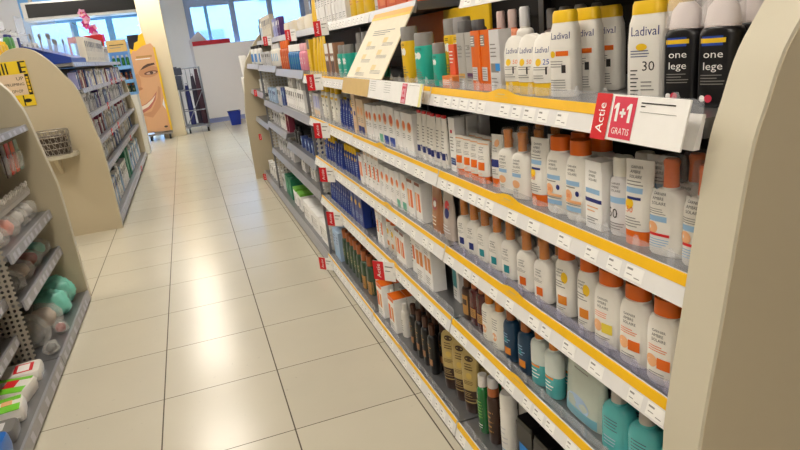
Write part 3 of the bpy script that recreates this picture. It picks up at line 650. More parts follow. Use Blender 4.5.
XF = 1.04
BAYS = {1: (-1.905, -.87), 2: (-.87, .165), 3: (.165, 1.2), 4: (1.2, 2.35), 5: (2.35, 3.5), 6: (3.5, 4.6)}
DESC = {1: 'near shelving bay with yellow-edged shelves of sunscreen beside the cream end panel', 2: 'second shelving bay with yellow-edged shelves under the slanted leaflet', 3: 'third shelving bay holding blue sunscreens, beside the perforated divider',
        4: 'fourth shelving bay with grey shelves and large white boxes at the bottom', 5: 'fifth shelving bay with grey shelves and a green box low down', 6: 'end shelving bay closing the right row, with a cream panel'}
ROOT = {}
for bay, (y0, y1) in BAYS.items():
    L = (1.5, (y0+y1)/2, 0); r = thing('shelving_bay', L, DESC[bay], 'store shelf', 'shelving bays of the right row'); ROOT[bay] = (r, L)
    m = MB(); m.box(1.47, 1.50, y0, y1, .08, 1.66, DARKB if bay < 4 else BACKG)
    if bay < 4:
        for z in [z for zz in (.12, .52, .78, 1.03, 1.28) for z in (zz+.03, zz+.09, zz+.15)]:
            m.box(1.466, 1.4705, y0+.03, y1-.03, z, z+.006, M('slot_black', (8,8,8), .7))
    m.build('back_panel', r, L, smooth=False)
    k = MB(); k.box(1.05, 1.5, y0, y1, 0, .055, KICK); k.box(1.03, 1.05, y0, y1, .0, .012, KICK); k.build('base', r, L, smooth=False)
    zz = ZS if bay < 4 else ZFAR[bay]
    for s, z in zz.items():
        if s == 0: continue
        yel = (0, .0175, .0115, .0075)[bay] if bay < 4 else 0
        segs = None
        if bay == 3: segs = [(y0, .63), (.63, y1)]
        mid = (y0+y1)/2+.08
        xf = 1.025 if s == 5 else XF
        lip = (CLIPB if (s == 3 and bay == 1) else CLIP) if bay < 4 else None
        shelf_part(r, L, y0, y1, xf, 1.47, z, 1, yel, segs, mid if (bay < 3) else None, lip, .056 if s == 5 else .050, bay < 4, RAILW, s == 1)
    # shallow top shelf
    if bay != 2:
        shelf_part(r, L, y0, y1, 1.19 if bay > 1 else 1.16, 1.47, 1.53 if bay > 1 else 1.514, 1, 0, None, None, None, .045, bay in (1, 3))
    else:
        shelf_part(r, L, -.42, y1, 1.19, 1.47, 1.53, 1, 0, None, None, None, .045, False)
    u = MB(); u.box(1.44, 1.47, y0+.001, y0+.03, .05, 1.66, BRUSH); u.build('upright', r, L, smooth=False)
r, L = ROOT[1]; end_panel(r, L, .984, 1, -1.985, -1.908)
r, L = ROOT[6]; end_panel(r, L, .93, 1, 4.603, 4.66)
for bay in (4, 6):          # perforated dividers between bays
    r, L = ROOT[bay]; y0 = BAYS[bay][0]
    d = MB()
    d.box(1.055, 1.45, y0+.004, y0+.008, .1, 1.24, PERF)
    o = d.build('perforated_divider', r, L, smooth=False)
    f = MB(); f.box(1.045, 1.062, y0+.0005, y0+.014, .06, 1.26, BRUSH); f.build('divider_edge', r, L, smooth=False)

# ------------------------------------------------------------------ right-hand products
# second shelf (yellow rail at eye height), near bay
run('can_yellow', 'yellow sunscreen can with grey cap', 'sunscreen', 1, 2, [-.515], 1, 1.093, sc=(1.2, 1.2, 1.18))
run('can_yellow', 'tall yellow can behind the small teal one', 'sunscreen', 1, 2, [-.765, -.835], 1, 1.15, sc=(1.1, 1.1, 1.22))
run('can_teal', 'teal sunscreen can with grey cap', 'sunscreen', 1, 2, [-.665], 1, 1.088, sc=(1.4, 1.2, 1.02))
run('can_teal', 'small teal can between yellow cans', 'sunscreen', 1, 2, [-.80], 1, 1.09, sc=(.8, .8, .8))
run('box_orange_low', 'low orange carton lying flat', 'box', 1, 1, [-.925], 1, 1.075)
run('box_red_orange', 'small coral carton on the orange one', 'box', 1, 1, [-.912], 1, 1.10, z=1.255+.0355)
run('can_yellow', 'yellow can behind the orange cartons', 'sunscreen', 1, 1, [-.915], 1, 1.16)
run('box_grey_dark', 'grey carton with slate top and ochre band', 'box', 1, 1, [-1.005], 2, 1.085)
run('box_grey_purple', 'grey carton with plum band', 'box', 1, 1, [-1.058], 2, 1.085)
run('box_orange_tall', 'tall orange carton with grey print', 'box', 1, 1, [-1.10, -1.152], 1, 1.085)
run('box_silver_blue', 'tall silver carton with blue square', 'box', 1, 1, [-1.205], 1, 1.085)
run('spray_peach', 'peach mist bottle behind the cartons', 'sunscreen', 1, 1, [-1.085, -1.15], 1, 1.15)
run('spray_white', 'white mist bottle behind the silver carton', 'sunscreen', 1, 1, [-1.21], 1, 1.15)
run('spray_mist', 'smoky mist bottle against the dark back', 'sunscreen', 1, 1, [-1.265, -1.32, -1.375], 2, 1.19)
run('ladival', 'rounded white tube on yellow cap', 'sunscreen', 1, 1, [-1.268, -1.332], 2, 1.082, turn=.4)
run('ladival_blue', 'rounded white tube marked 25', 'sunscreen', 1, 1, [-1.397], 2, 1.082, turn=.4)
run('ladival_tall', 'tall white bottle with yellow top', 'sunscreen', 1, 1, [-1.462], 3, 1.088, turn=.4)
run('ladival_thirty', 'white bottle marked 30 with yellow top', 'sunscreen', 1, 1, [-1.690], 2, 1.105, turn=.4)
run('aftersun', 'black bottle with frosted cap', 'aftersun', 1, 1, [-1.758, -1.834], 2, 1.118, turn=.4)
# third shelf
run('box_blue_band', 'slim white carton with navy foot band', 'box', 2, 1, [-.90], 3, 1.085, noback=())
run('tube_blue_band', 'slim white tube, navy band, red tip', 'cream', 2, 2, [-.75, -.79, -.835], 1, 1.075)
run('tube_small', 'small white tube on orange cap', 'sunscreen', 2, 1, [-.955, -1.002, -1.049, -1.098], 2, 1.075)
run('tube_navy', 'white tube with navy patch', 'sunscreen', 2, 1, [-1.158], 2, 1.085)
run('spray', 'white spray bottle, clear cap', 'sunscreen', 2, 1, [-1.232, -1.304], 3, 1.075)
run('tube_large', 'large white tube on orange cap', 'sunscreen', 2, 1, [-1.380, -1.715], 2, 1.075)
run('lotion', 'white lotion bottle, orange cap', 'sunscreen', 2, 1, [-1.460, -1.535], 2, 1.075)
run('box_navy_band', 'white carton with navy stripe', 'box', 2, 1, [-1.600], 2, 1.08)
run('fluid_fifty', 'pearly bottle marked 50', 'sunscreen', 2, 1, [-1.656], 2, 1.085)
run('spray_tall', 'big white spray, orange nozzle', 'sunscreen', 2, 1, [-1.787, -1.862], 2, 1.078)
run('sun_box_beige', 'beige sun carton, blue foot', 'box', 2, 2, [.13, .07], 2, 1.075)
run('sun_box_green', 'white sun carton, mint foot', 'box', 2, 2, [-.19], 2, 1.075)
run('sun_box', 'white sun carton, orange disc', 'box', 2, 2, [.0, -.06, -.125], 2, 1.075)
run('sun_box_blue', 'white sun carton, blue foot', 'box', 2, 2, [-.265, -.345], 2, 1.075)
run('sun_box', 'white sun carton right of blue-footed ones', 'box', 2, 2, [-.42, -.485, -.55], 2, 1.075)
run('tube_blue_band', 'slim red-tipped tube left of the navy cartons', 'cream', 2, 2, [-.61, -.66, -.705], 1, 1.08)
run('box_lattice', 'pale carton with lilac lattice', 'box', 2, 3, [1.13, 1.04], 1, 1.075)
run('milk_yellow', 'cream bottle with yellow cap', 'sunscreen', 2, 3, [.95, .86, .72, .62], 2, 1.085)
run('tube_royal', 'royal blue tube', 'sunscreen', 2, 3, [.50, .44, .38, .32], 2, 1.075)
run('royal_yellow', 'blue bottle with yellow cap', 'sunscreen', 2, 3, [.26], 2, 1.075)
run('box_beige_tall', 'tall beige carton with navy square', 'box', 2, 3, [.205], 2, 1.075)
# fourth shelf
run('spray_navy', 'white spray with navy square', 'sunscreen', 3, 1, [-.915, -.985], 2, 1.08)
run('spray_teal', 'white spray with teal square', 'sunscreen', 3, 1, [-1.055, -1.13, -1.205], 2, 1.08)
run('spray_orange', 'white spray with orange square', 'sunscreen', 3, 1, [-1.30, -1.38], 2, 1.075)
run('lotion_slim', 'slim white bottle with yellow drop', 'sunscreen', 3, 1, [-1.470, -1.552], 2, 1.078)
run('lotion_yellow', 'white bottle with lemon patch', 'sunscreen', 3, 1, [-1.636], 2, 1.068)
run('lotion_orange', 'white bottle with orange patch', 'sunscreen', 3, 1, [-1.717, -1.797], 2, 1.068)
run('royal_yellow', 'blue bottle with yellow cap', 'sunscreen', 3, 3, [1.05, .96, .90, .84, .56, .51, .46, .41, .36], 1, 1.085)
run('tube_royal', 'royal blue tube', 'sunscreen', 3, 3, [1.005, .76, .69, .63, .31], 1, 1.075)
run('box_brown_top', 'white carton with cocoa edge', 'box', 3, 3, [.215], 1, 1.075)
run('box_slim_orange', 'white carton with orange panel', 'box', 3, 2, [.12, .06, .0, -.06], 2, 1.075)
run('sun_box', 'white sun carton', 'box', 3, 2, [-.13, -.20, -.27], 2, 1.075)
run('sun_box_green', 'white sun carton, mint foot', 'box', 3, 2, [-.34, -.40], 2, 1.075)
run('box_brown_top', 'carton with cocoa edge', 'box', 3, 2, [-.48, -.56], 2, 1.075)
# fifth shelf
run('tube_royal', 'royal blue tube', 'sunscreen', 4, 3, span(1.09, .56, 11), 1, 1.08)
run('box_royal', 'royal blue carton with yellow dot', 'box', 4, 3, [.50, .42, .34], 2, 1.075)
run('box_slim_orange', 'white carton with orange panel', 'box', 4, 2, [.04, -.02], 2, 1.075)
run('lotion_slim', 'slim white bottle with orange cap', 'sunscreen', 4, 2, [-.09, -.155], 1, 1.08)
run('box_brown_top', 'carton with cocoa edge', 'box', 4, 2, [-.245, -.315], 2, 1.075)
run('box_slim_orange', 'single white carton with orange panel', 'box', 4, 2, [-.40], 2, 1.09)
run('box_orange_panels', 'carton with two orange panels', 'box', 4, 2, [-.51, -.595], 1, 1.075)
run('box_teal_side', 'white carton with teal panel', 'box', 4, 2, [-.745], 2, 1.12)
run('oil_brown', 'dark brown bottle with tan label', 'tanning oil', 4, 1, [-.895], 2, 1.08)
run('oil_red', 'dark red bottle, copper cap', 'tanning oil', 4, 1, [-.945, -.995], 2, 1.085)
run('wave', 'wavy white spray bottle', 'sunscreen', 4, 1, [-1.055, -1.120], 2, 1.075)
run('deep', 'deep blue spray bottle', 'sunscreen', 4, 1, [-1.195, -1.275], 2, 1.075)
run('biphase', 'bottle with aqua liquid', 'sunscreen', 4, 1, [-1.338, -1.405], 2, 1.078)
run('gel', 'sea-green gel bottle', 'aftersun', 4, 1, [-1.650, -1.736, -1.822], 2, 1.075)
# bottom shelf
carton('box_pale_blue', .10, .08, .19, PALEB, [('l', -.03, .03, .10, .16, 3, NAVY), ('r', -.02, .03, .02, .07, LBLUE)])
run('box_pale_blue', 'pale blue carton', 'box', 5, 3, [1.12, 1.035], 2, 1.07, sc=(.8, 1, 1))
run('copper', 'dark green bottle, copper cap', 'tanning oil', 5, 3, [.945, .86, .775, .69, .605], 2, 1.085, sc=(1.15, 1.1, 1.12))
run('copper_kraft', 'green bottle with kraft label', 'tanning oil', 5, 3, [.50, .40], 2, 1.08, sc=(1.2, 1.1, 1.08))
run('orange_top_box', 'white carton, orange lid', 'box', 5, 2, [.11, -.075], 2, 1.06, sc=(1.2, 1.1, 1.05))
run('white_ribbed', 'ribbed white bottle', 'sunscreen', 5, 2, [.02, -.16], 2, 1.08)
run('white_ribbed', 'ribbed white bottle', 'sunscreen', 5, 3, [.30, .235], 1, 1.10)
run('dark_spray', 'black spray bottle with brown cap', 'tanning oil', 5, 2, [-.30, -.37, -.44, -.52], 2, 1.075)
run('gold', 'gold tube with hanging hole', 'tanning cream', 5, 2, [-.650, -.745, -.83], 2, 1.085, turn=.6, rowgap=.03)
run('green_cap', 'green bottle with white cap', 'body oil', 5, 1, [-.955], 2, 1.075)
run('dark_copper', 'dark bottle with copper shoulder', 'body oil', 5, 1, [-1.02], 2, 1.08)
run('white_can', 'plain white spray can', 'spray can', 5, 1, [-1.10], 2, 1.085)
run('black_blue', 'black box with blue front', 'box', 5, 1, [-1.22, -1.32], 1, 1.10)
run('black_tall', 'tall black bottle', 'shampoo', 5, 1, [-1.42, -1.52, -1.62, -1.72, -1.82], 1, 1.08)
# second shelf, third bay
run('c_yellow', 'yellow carton with taupe top', 'box', 1, 3, [1.12], 1, 1.08)
run('t_yellow', 'yellow tube standing on its cap', 'sunscreen', 1, 3, [1.0, .92, .84, .76], 1, 1.08)
run('c_brown_white', 'brown and white carton', 'box', 1, 3, [.65, .54], 1, 1.08)
run('teal_long', 'teal can with grey cap', 'sunscreen', 1, 3, [.42, .325], 1, 1.085)
run('teal_long', 'teal can with grey cap', 'sunscreen', 1, 2, [.03, -.07], 1, 1.12)
run('teal_long', 'teal can left of the leaflet', 'sunscreen', 1, 3, [.22], 1, 1.12)
run('grey_cap_can', 'tall grey can behind the teal ones', 'sunscreen', 1, 3, [.47, .38, .29], 1, 1.20)
# top shelf
run('blue_white_bottle', 'white bottle with blue label', 'bottle', 1, 6, [4.38, 4.26, 4.02, 3.9, 3.66], 1, 1.08)
run('black_tall', 'tall black bottle', 'shampoo', 0, 6, [4.50], 1)
run('white_tall', 'tall white bottle', 'shampoo', 0, 6, [4.40, 4.31], 1)
run('c_cream', 'ivory carton', 'box', 0, 6, [4.18, 4.09, 4.0, 3.91, 3.82, 3.73, 3.64], 1, sc=(1.15, 1, 1.5))
run('c_lilac', 'lilac carton', 'box', 0, 5, [3.42, 3.33, 3.24], 1, sc=(1, 1, 1.1))
run('c_purple', 'purple carton', 'box', 0, 5, [3.14, 3.05], 1, sc=(1, 1, 1.1))
run('c_blue', 'steel blue carton', 'box', 0, 4, [2.25, 2.16, 2.07, 1.98, 1.89], 1, 1.36, sc=(1, 1, 1.7))
run('t_yellow', 'yellow tube', 'sunscreen', 0, 4, [1.58, 1.50], 1)
run('c_white', 'white carton', 'box', 0, 4, [1.40, 1.32, 1.24], 1, sc=(1, 1, 1.6))
run('c_white', 'white carton', 'box', 0, 3, [1.14, 1.06, .98, .90, .82, .74], 1, sc=(1, 1, 1.6))
run('yellow_big', 'big yellow bottle', 'bottle', 0, 3, [.58, .45, .32], 1)
run('c_grey', 'narrow pale grey carton', 'box', 0, 3, [.215], 1, 1.25)
run('c_orange_big', 'large orange carton', 'box', 0, 2, [.08, -.05, -.18, -.31], 1)
for bay, y, i in ((4, 1.85, 0), (4, 2.12, 1), (5, 2.5, 0), (5, 2.78, 1)):     # white wrapped multipacks on the top shelf
    r = thing('tissue_pack', (1.30, y, 1.531), f'white wrapped paper pack, {"right" if i == 0 else "left"} one on the top shelf of {BAYN[bay]}', 'tissue pack', 'white wrapped packs on the top shelf')
    m = MB(); m.loft([(0, .10, .055, 4), (.01, .115, .066, 3.4), (.05, .118, .068, 3.2), (.09, .112, .064, 3.4), (.10, .10, .05, 4)], M('wrapped_white', (238,228,206), .4)); q = m.build('pack', r)
    k = MB(); k.box(-.122, -.108, -.03, .03, .03, .08, CARD, .006); k.box(.108, .122, -.03, .03, .03, .08, CARD, .006); k.build('folded_end', r)
    r.rotation_euler.z = -PI/2
# far bays, other shelves
run('pink_bottle', 'pink bottle', 'kids sunscreen', 1, 4, [1.30, 1.38, 1.46], 2, 1.08)
run('blue_bottle', 'blue bottle', 'kids sunscreen', 1, 4, [1.56, 1.64, 1.72, 1.80, 1.88], 1, 1.08)
run('orange_bottle', 'orange bottle', 'kids sunscreen', 1, 4, [1.98, 2.07, 2.16, 2.25], 1, 1.08, sc=(1.1, 1, 1.15))
run('white_tall', 'white bottle', 'shampoo', 1, 5, [2.45, 2.55, 2.65, 2.75], 1, 1.08, sc=(1, 1, .75))
run('c_grey', 'pale grey carton', 'box', 1, 5, [2.88, 2.97, 3.06, 3.15, 3.3, 3.4], 1, 1.08, sc=(1, 1, .8))
run('c_white', 'white carton', 'box', 2, 4, [1.27, 1.36, 1.55, 1.64, 1.73, 1.82, 1.91, 2.0, 2.09, 2.18, 2.27], 1, 1.08)
run('c_white', 'stacked upper white carton', 'box', 2, 4, [1.64, 1.73, 2.0, 2.09], 1, 1.085, z=.99+.1525, sc=(1, 1, .5))
run('c_blue', 'steel blue carton', 'box', 2, 5, [2.44, 2.53], 1, 1.08)
run('c_grey', 'grey carton', 'box', 2, 5, [2.64, 2.75], 1, 1.08)
run('c_pale', 'pale blue carton', 'box', 2, 5, [2.95, 3.05, 3.2, 3.35], 1, 1.08, sc=(1, 1, .8))
run('c_white', 'white carton', 'box', 2, 6, [3.65, 3.8, 4.0], 1, 1.08, sc=(1, 1, .8))
run('c_wine', 'wine red carton', 'box', 3, 5, [2.42, 2.51], 1, 1.08)
run('c_white', 'white framed carton', 'box', 3, 5, [2.62, 2.72, 2.82], 1, 1.08, sc=(1.2, 1, .9))
run('c_grey', 'grey carton', 'box', 3, 5, [3.0, 3.15, 3.3], 1, 1.08, sc=(1, 1, .8))
run('c_blue', 'steel blue carton', 'box', 3, 4, [1.3, 1.42, 1.54, 1.66, 1.78, 1.95], 1, 1.09, sc=(1, 1, .55))
run('black_tall', 'black bottle', 'shampoo', 3, 4, [2.1, 2.22], 1, 1.09, sc=(1, 1, .6))
run('c_white', 'white carton', 'box', 4, 4, [1.3, 1.4, 1.62, 1.72, 2.0, 2.1], 1, 1.09, sc=(1.1, 1, .85))
run('black_tall', 'short black bottle', 'shampoo', 4, 4, [1.51, 1.85], 1, 1.10, sc=(1, 1, .55))
run('c_grey', 'grey carton', 'box', 4, 5, [2.5, 2.62, 2.8, 2.95, 3.1, 3.3], 1, 1.09)
run('c_wide_white', 'large white box', 'box', 5, 4, [1.42, 1.75, 2.08], 1, 1.065)
run('c_lime', 'white box with lime lid', 'box', 5, 5, [2.48, 2.70], 1, 1.08)
run('c_emerald', 'emerald green box', 'box', 5, 5, [2.95, 3.15], 1, 1.08)
run('c_grey', 'pale grey carton', 'box', 5, 5, [3.32, 3.42], 1, 1.08)
run('c_white', 'white carton', 'box', 5, 6, [3.6, 3.75, 3.9, 4.05, 4.2, 4.35], 1, 1.07)

# brown retail pouches and the blister bag
def pouch(name, loc, w, h, d, mats, label, cat, hole=True, extra=None):
    r = thing(name, loc, label, cat, None, -PI/2)
    m = MB(); n = 12; rs = []
    secs = [(0, w/2, d/2*.9, 3), (h*.1, w/2, d/2, 2.6), (h*.45, w*.5, d*.40, 2.3), (h*.75, w*.49, d*.22, 2.3), (h*.93, w*.46, .003, 3), (h, w*.44, .003, 4)]
    m.loft(secs, mats[0], 28); m.build('bag', r)
    ds = extra(secs) if extra else []
    if hole: ds = ds+[('o', 0, h*.955, .012, BLACK, .004)]
    if ds: decals(r, secs, ds, 'label', mats[0])
    return r
pouch('retail_pouch', (1.10, -.70, .751), .085, .165, .035, (M('brown_film', (176,120,84), .25, coat=.5),), 'shiny brown pouch left on the fourth shelf of the second bay', 'pouch', False, lambda s: [('o', .0, .10, .022, M('maroon_print', (150,40,34))), ('o', .0, .10, .012, CARD), ('l', -.03, .03, .02, .06, 3, BEIGECARD)])
pouch('retail_pouch', (1.10, -.80, .751), .085, .168, .035, (clear('film_clear', (214,200,190), .75, .12),), 'clear-fronted pouch with red and navy discs, fourth shelf', 'pouch', False, lambda s: [('o', .004, .115, .018, RED), ('o', .004, .090, .018, NAVY), ('l', -.03, .03, .02, .05, 3, GREYW)])
r = pouch('gift_pouch', (1.115, -1.522, .492), .145, .205, .05, (M('pale_sage_pouch', (196,206,194), .25, coat=.4),), 'large pale sage pouch with hanging hole, fifth shelf of near bay', 'pouch', True, lambda s: [('l', -.03, .03, .125, .155, 3, INKG), ('o', -.01, .04, .045, PALEB, .025), ('r', -.06, .06, .0, .028, M('aqua_film', (120,180,196), .3))])

# orange and yellow brand header cards behind the mist bottles
for nm, y0, y1, z0, z1, x, mt, lab in (('header_card', .10, -.33, 1.258, 1.492, 1.34, M('salmon_card', (232,132,78), .5), 'orange backing card standing under the large orange cartons'), ('header_card', -.345, -.72, 1.258, 1.492, 1.33, YELLOW, 'bright yellow backing card behind the grey-capped cans')):
    m = MB(); m.box(x, x+.012, y0, y1, z0, z1, mt, .003); m.box(x+.012, x+.05, (y0+y1)/2-.05, (y0+y1)/2+.05, z0, z0+.05, mt)
    tag(m.build(nm, loc=(x, (y0+y1)/2, z0)), lab, 'display card')

# ------------------------------------------------------------------ signs and tags on the rails
def price_sign(y0, y1, z0, z1, xt, xb, label, nm='promo_sign'):
    """leaning card: y0 left end (far), y1 right end; top edge at xt, bottom edge at xb"""
    L = ((xt+xb)/2, (y0+y1)/2, z0); r = thing(nm, L, label, 'sign', None)
    m = MB(); t = .003
    m.prism([(xt, z1), (xb, z0), (xb+t, z0), (xt+t, z1)], 1, y1, y0, CARD); m.build('card', r, L, smooth=False)
    return r, L
def on_card(xt, xb, z0, z1, eps=.0008):
    n = Vector((-(z1-z0), 0, xb-xt)).normalized()
    if n.x > 0: n = -n
    def P(y, f): return Vector((xb+(xt-xb)*f, y, z0+(z1-z0)*f))+n*eps
    return P
def card_rect(mb, P, ya, yb, f0, f1, mat): mb.face([P(ya, f0), P(yb, f0), P(yb, f1), P(ya, f1)], mat)
# the big 1+1 sign
r, L = price_sign(-1.70, -1.905, 1.213, 1.285, 1.022, 1.004, 'white card sign reading Actie 1+1 gratis on the near rail')
P = on_card(1.022, 1.004, 1.213, 1.285); P2 = on_card(1.022, 1.004, 1.213, 1.285, .0016); P3 = on_card(1.022, 1.004, 1.213, 1.285, .0022)
up = (P(0, 1)-P(0, 0)).normalized()
m = MB(); card_rect(m, P2, -1.698, -1.738, -.02, 1.02, RED); flat_text(m, 'Actie', P3(-1.7265, .14), up, (0, 1, 0), .019, CARD, .050); m.build('red_flag', r, L, smooth=False)
m = MB(); card_rect(m, P, -1.744, -1.798, .06, .97, PINKRED); one_plus_one(m, P2(-1.748, .43), (0, -1, 0), up, .030, CARD); flat_text(m, 'GRATIS', P2(-1.750, .16), (0, -1, 0), up, .011, CARD, .043); m.build('offer_square', r, L, smooth=False)
m = MB(); card_rect(m, P, -1.808, -1.880, .86, .885, INK); card_rect(m, P, -1.808, -1.818, .79, .815, INK); card_rect(m, P, -1.808, -1.885, .68, .69, INKG); m.build('fine_print', r, L, smooth=False)
# long leaflet holder card under the slanted sign
r, L = price_sign(.10, -.868, 1.206, 1.272, 1.022, 1.004, 'long beige and white card along the second shelf rail of the second bay')
P = on_card(1.022, 1.004, 1.206, 1.272); P2 = on_card(1.022, 1.004, 1.206, 1.272, .0016)
up = (P(0, 1)-P(0, 0)).normalized()
m = MB(); card_rect(m, P, .098, -.31, .02, .98, TANC); m.build('tan_field', r, L, smooth=False)
P0 = on_card(1.022, 1.004, 1.206, 1.272, .0005)
for ya, n_ in ((-.33, 5), (-.50, 5), (-.755, 1)):
    m = MB(); card_rect(m, P0, ya+.005, ya-.09, .26 if n_ > 1 else .84, .95, CARD)
    for k in range(n_): card_rect(m, P, ya, ya-.07-.015*(n_ == 1), .90-k*.12, .915-k*.12, INKG)
    m.build('fine_print', r, L, smooth=False)
m = MB(); card_rect(m, P, -.69, -.735, .04, .96, PINKRED); card_rect(m, P2, -.694, -.731, .08, .92, M('pale_rose', (238,170,184)))
one_plus_one(m, P2(-.728, .18)+Vector((-.001, 0, 0)), up, (0, 1, 0), .032, PINKRED); m.build('offer_square', r, L, smooth=False)
m = MB(); card_rect(m, P, -.848, -.866, .0, 1.0, M('lemon_edge', (240,230,150))); m.build('yellow_edge', r, L, smooth=False)
# slanted leaflet leaning from the rail up to the shelf above
L = (1.03, -.2, 1.273); r = thing('slanted_leaflet', L, 'white leaflet panel leaning back from the rail to the top shelf, orange header', 'sign')
A, B = Vector((1.026, .06, 1.274)), Vector((1.026, -.44, 1.274)); D, C = Vector((1.186, .06, 1.515)), Vector((1.186, -.42, 1.515))
n = (D-A).cross(B-A).normalized(); n = n if n.x < 0 else -n
def Q(u, v, e=0): return (A*(1-u)+B*u)*(1-v)+(D*(1-u)+C*u)*v+n*e
m = MB(); m.rings([[Q(0, 0), Q(1, 0), Q(1, 1), Q(0, 1)], [Q(0, 0, -.004), Q(1, 0, -.004), Q(1, 1, -.004), Q(0, 1, -.004)]], M('leaflet_card', (234,224,196), .5)); m.build('panel', r, L, smooth=False)
m = MB()
def q4(u0, u1, v0, v1, mt, e=.001): m.face([Q(u0, v0, e), Q(u1, v0, e), Q(u1, v1, e), Q(u0, v1, e)], mt)
q4(0, 1, .93, 1, M('header_orange', (240,176,60))); q4(0, 1, .89, .93, YELLOW)
for (u, v) in ((.22, .08), (.62, .12), (.22, .28), (.60, .34), (.20, .48), (.62, .52)):
    q4(u, u+.11, v, v+.075, M('straw_print', (232,208,140), .5))
    for k in range(3): q4(u+.02, u+.28, v-.012-k*.018, v-.006-k*.018, INKG)
for k in range(3): q4(.25, .8-.1*k, .70-k*.03, .71-k*.03, INKG)
m.build('print', r, L, smooth=False)
# red promotional tags: small cards standing out from the rail at an angle
for (x, y, z, big, where) in ((1.035, .60, 1.255, 1, 'second shelf of third bay'), (1.035, .60, 1.0, 1, 'third shelf of third bay'), (1.035, .63, .75, 1, 'fourth shelf of third bay'), (1.035, .60, .50, 1, 'fifth shelf of third bay'),
        (1.02, 1.02, .095, 1, 'bottom shelf of third bay'), (1.035, -.32, .495, 1.05, 'fifth shelf of second bay'), (1.185, .95, 1.53, 1, 'top shelf of third bay'), (1.185, 2.0, 1.53, 1, 'top shelf of fourth bay'), (1.185, 3.3, 1.53, 1, 'top shelf of fifth bay'),
        (1.035, 3.9, 1.05, .8, 'third shelf of end bay'), (1.035, 4.2, .56, .8, 'middle of end bay'), (1.02, 4.3, .09, .9, 'bottom of end bay')):
    W, h = .105*big, .082*big; half = y > 3.5; u = Vector((.62, -.785, 0)); nn = Vector((-.785, -.62, 0)); Z = Vector((0, 0, 1))
    if half: W *= .5
    end = Vector((x-.006, y, z-.062)); A = end-u*W; L = tuple(A)
    r = thing('promo_tag', L, f'red and white promotional tag clipped to the {where}' if not half else f'small red promotional tag clipped to the {where}', 'sign')
    def T(a, b, e=0): return A+u*(W*a)+Z*(h*b)+nn*e
    m = MB(); m.rings([[T(0, 0), T(1, 0), T(1, 1), T(0, 1)], [T(0, 0, -.002), T(1, 0, -.002), T(1, 1, -.002), T(0, 1, -.002)]], CARD); m.build('card', r, L, smooth=False)
    f1 = .5 if not half else 1
    m = MB(); m.face([T(0, 0, .001), T(f1, 0, .001), T(f1, 1, .001), T(0, 1, .001)], RED)
    flat_text(m, 'Actie', T(f1*.68, .14, .0018), Z, -u, W*f1*.36, CARD, h*.72); m.build('red_flag', r, L, smooth=False)
    if not half:
        m = MB(); m.face([T(.56, .72, .001), T(.92, .72, .001), T(.92, .78, .001), T(.56, .78, .001)], INKG); m.face([T(.56, .5, .001), T(.8, .5, .001), T(.8, .54, .001), T(.56, .54, .001)], INKG)
        m.face([T(.55, .5, .0008), T(.93, .5, .0008), T(.93, .8, .0008), T(.55, .8, .0008)], CARD); m.build('fine_print', r, L, smooth=False)
    m = MB(); m.box(x-.012, x-.0065, y-.004, y+.004, z-.03, z-.02, CLEAR); m.build('clip', r, L, smooth=False)

# things at the far end of the right row
r = thing('paper_bag', (1.03, 4.76, 1.161), 'white paper bag on the display box at the far end of the right row', 'bag')
m = MB(); m.loft([(0, .035, .045, 6), (.10, .042, .05, 5), (.20, .046, .045, 4), (.24, .05, .03, 3)], CARD, 20); m.build('bag', r)
m = MB(); m.tube([(-.02, 0, .235), (-.015, 0, .275), (.015, 0, .275), (.02, 0, .235)], .003, CARD); m.build('handle', r)
m = MB(); m.box(.985, 1.055, 4.68, 5.0, 0, 1.16, M('endcap_white', (236,232,226), .5), .01)
e = thing('display_carton', (1.02, 4.84, 0), 'slim white display box standing against the far end panel', 'display')
m.build('box', e, (1.02, 4.84, 0)); m = MB(); flat_text(m, '36', (.99, 4.6785, .60), (1, 0, 0), (0, 0, 1), .05, INK, .045); m.build('lettering', e, (1.02, 4.84, 0), smooth=False)

# ------------------------------------------------------------------ left near gondola
def left_gondola(y0, y1, xfront, splits, shelves, label, ztop):
    L = (xfront-.45, (y0+y1)/2, 0); r = thing('gondola_shelf', L, label, 'store shelf')
    m = MB(); m.box(xfront-.47, xfront-.43, y0, y1, .05, ztop, BACKG); m.build('back_panel', r, L, smooth=False)
    m = MB(); m.box(xfront-.86, xfront-.03, y0, y1, 0, .05, KICK); m.build('base', r, L, smooth=False)
    for (a, c, z, xf, deep) in shelves:
        s = MB(); s.box(xf-.012, xfront-.43, a+.004, c-.004, z-.025, z, BRUSH); sh = s.build('shelf', r, L, smooth=False)
        ra = MB(); h = deep
        ra.prism([(xf-.012, z+.006), (xf, z+.006), (xf+.006, z+.006-h), (xf-.006, z+.006-h)], 1, a+.006, c-.006, RAILG)
        y = a+.05
        while y < c-.06:
            w = .045
            X = lambda q: xf+.006*(z+.006-q)/h+.0012
            t0, t1 = z+.006-h*.85, z+.006-h*.2
            ra.face([(X(t0), y, t0), (X(t0), y+w, t0), (X(t1), y+w, t1), (X(t1), y, t1)], M('rail_ticket', (206,206,216), .5))
            y += random.choice((.075, .1, .14))
        o = ra.build('price_rail', sh, None, smooth=False); o.data.transform(Matrix.Translation(-Vector(L)))
    return r, L
X1 = -.50
r, L = left_gondola(-.55, 1.55, X1, [.58], [(-.55, .58, .062, X1+.005, .055), (.58, 1.55, .062, X1+.005, .055), (.58, 1.55, .625, -.58, .05), (.58, 1.55, .385, -.58, .05), (-.55, .58, .225, -.65, .045), (-.55, .58, .42, -.65, .045), (.62, 1.55, 1.15, -.575, .035)], 'near left gondola shelf with perforated divider and rounded end panel', 1.6)
end_panel(r, L, X1, -1, 1.553, 1.60, PANELD)
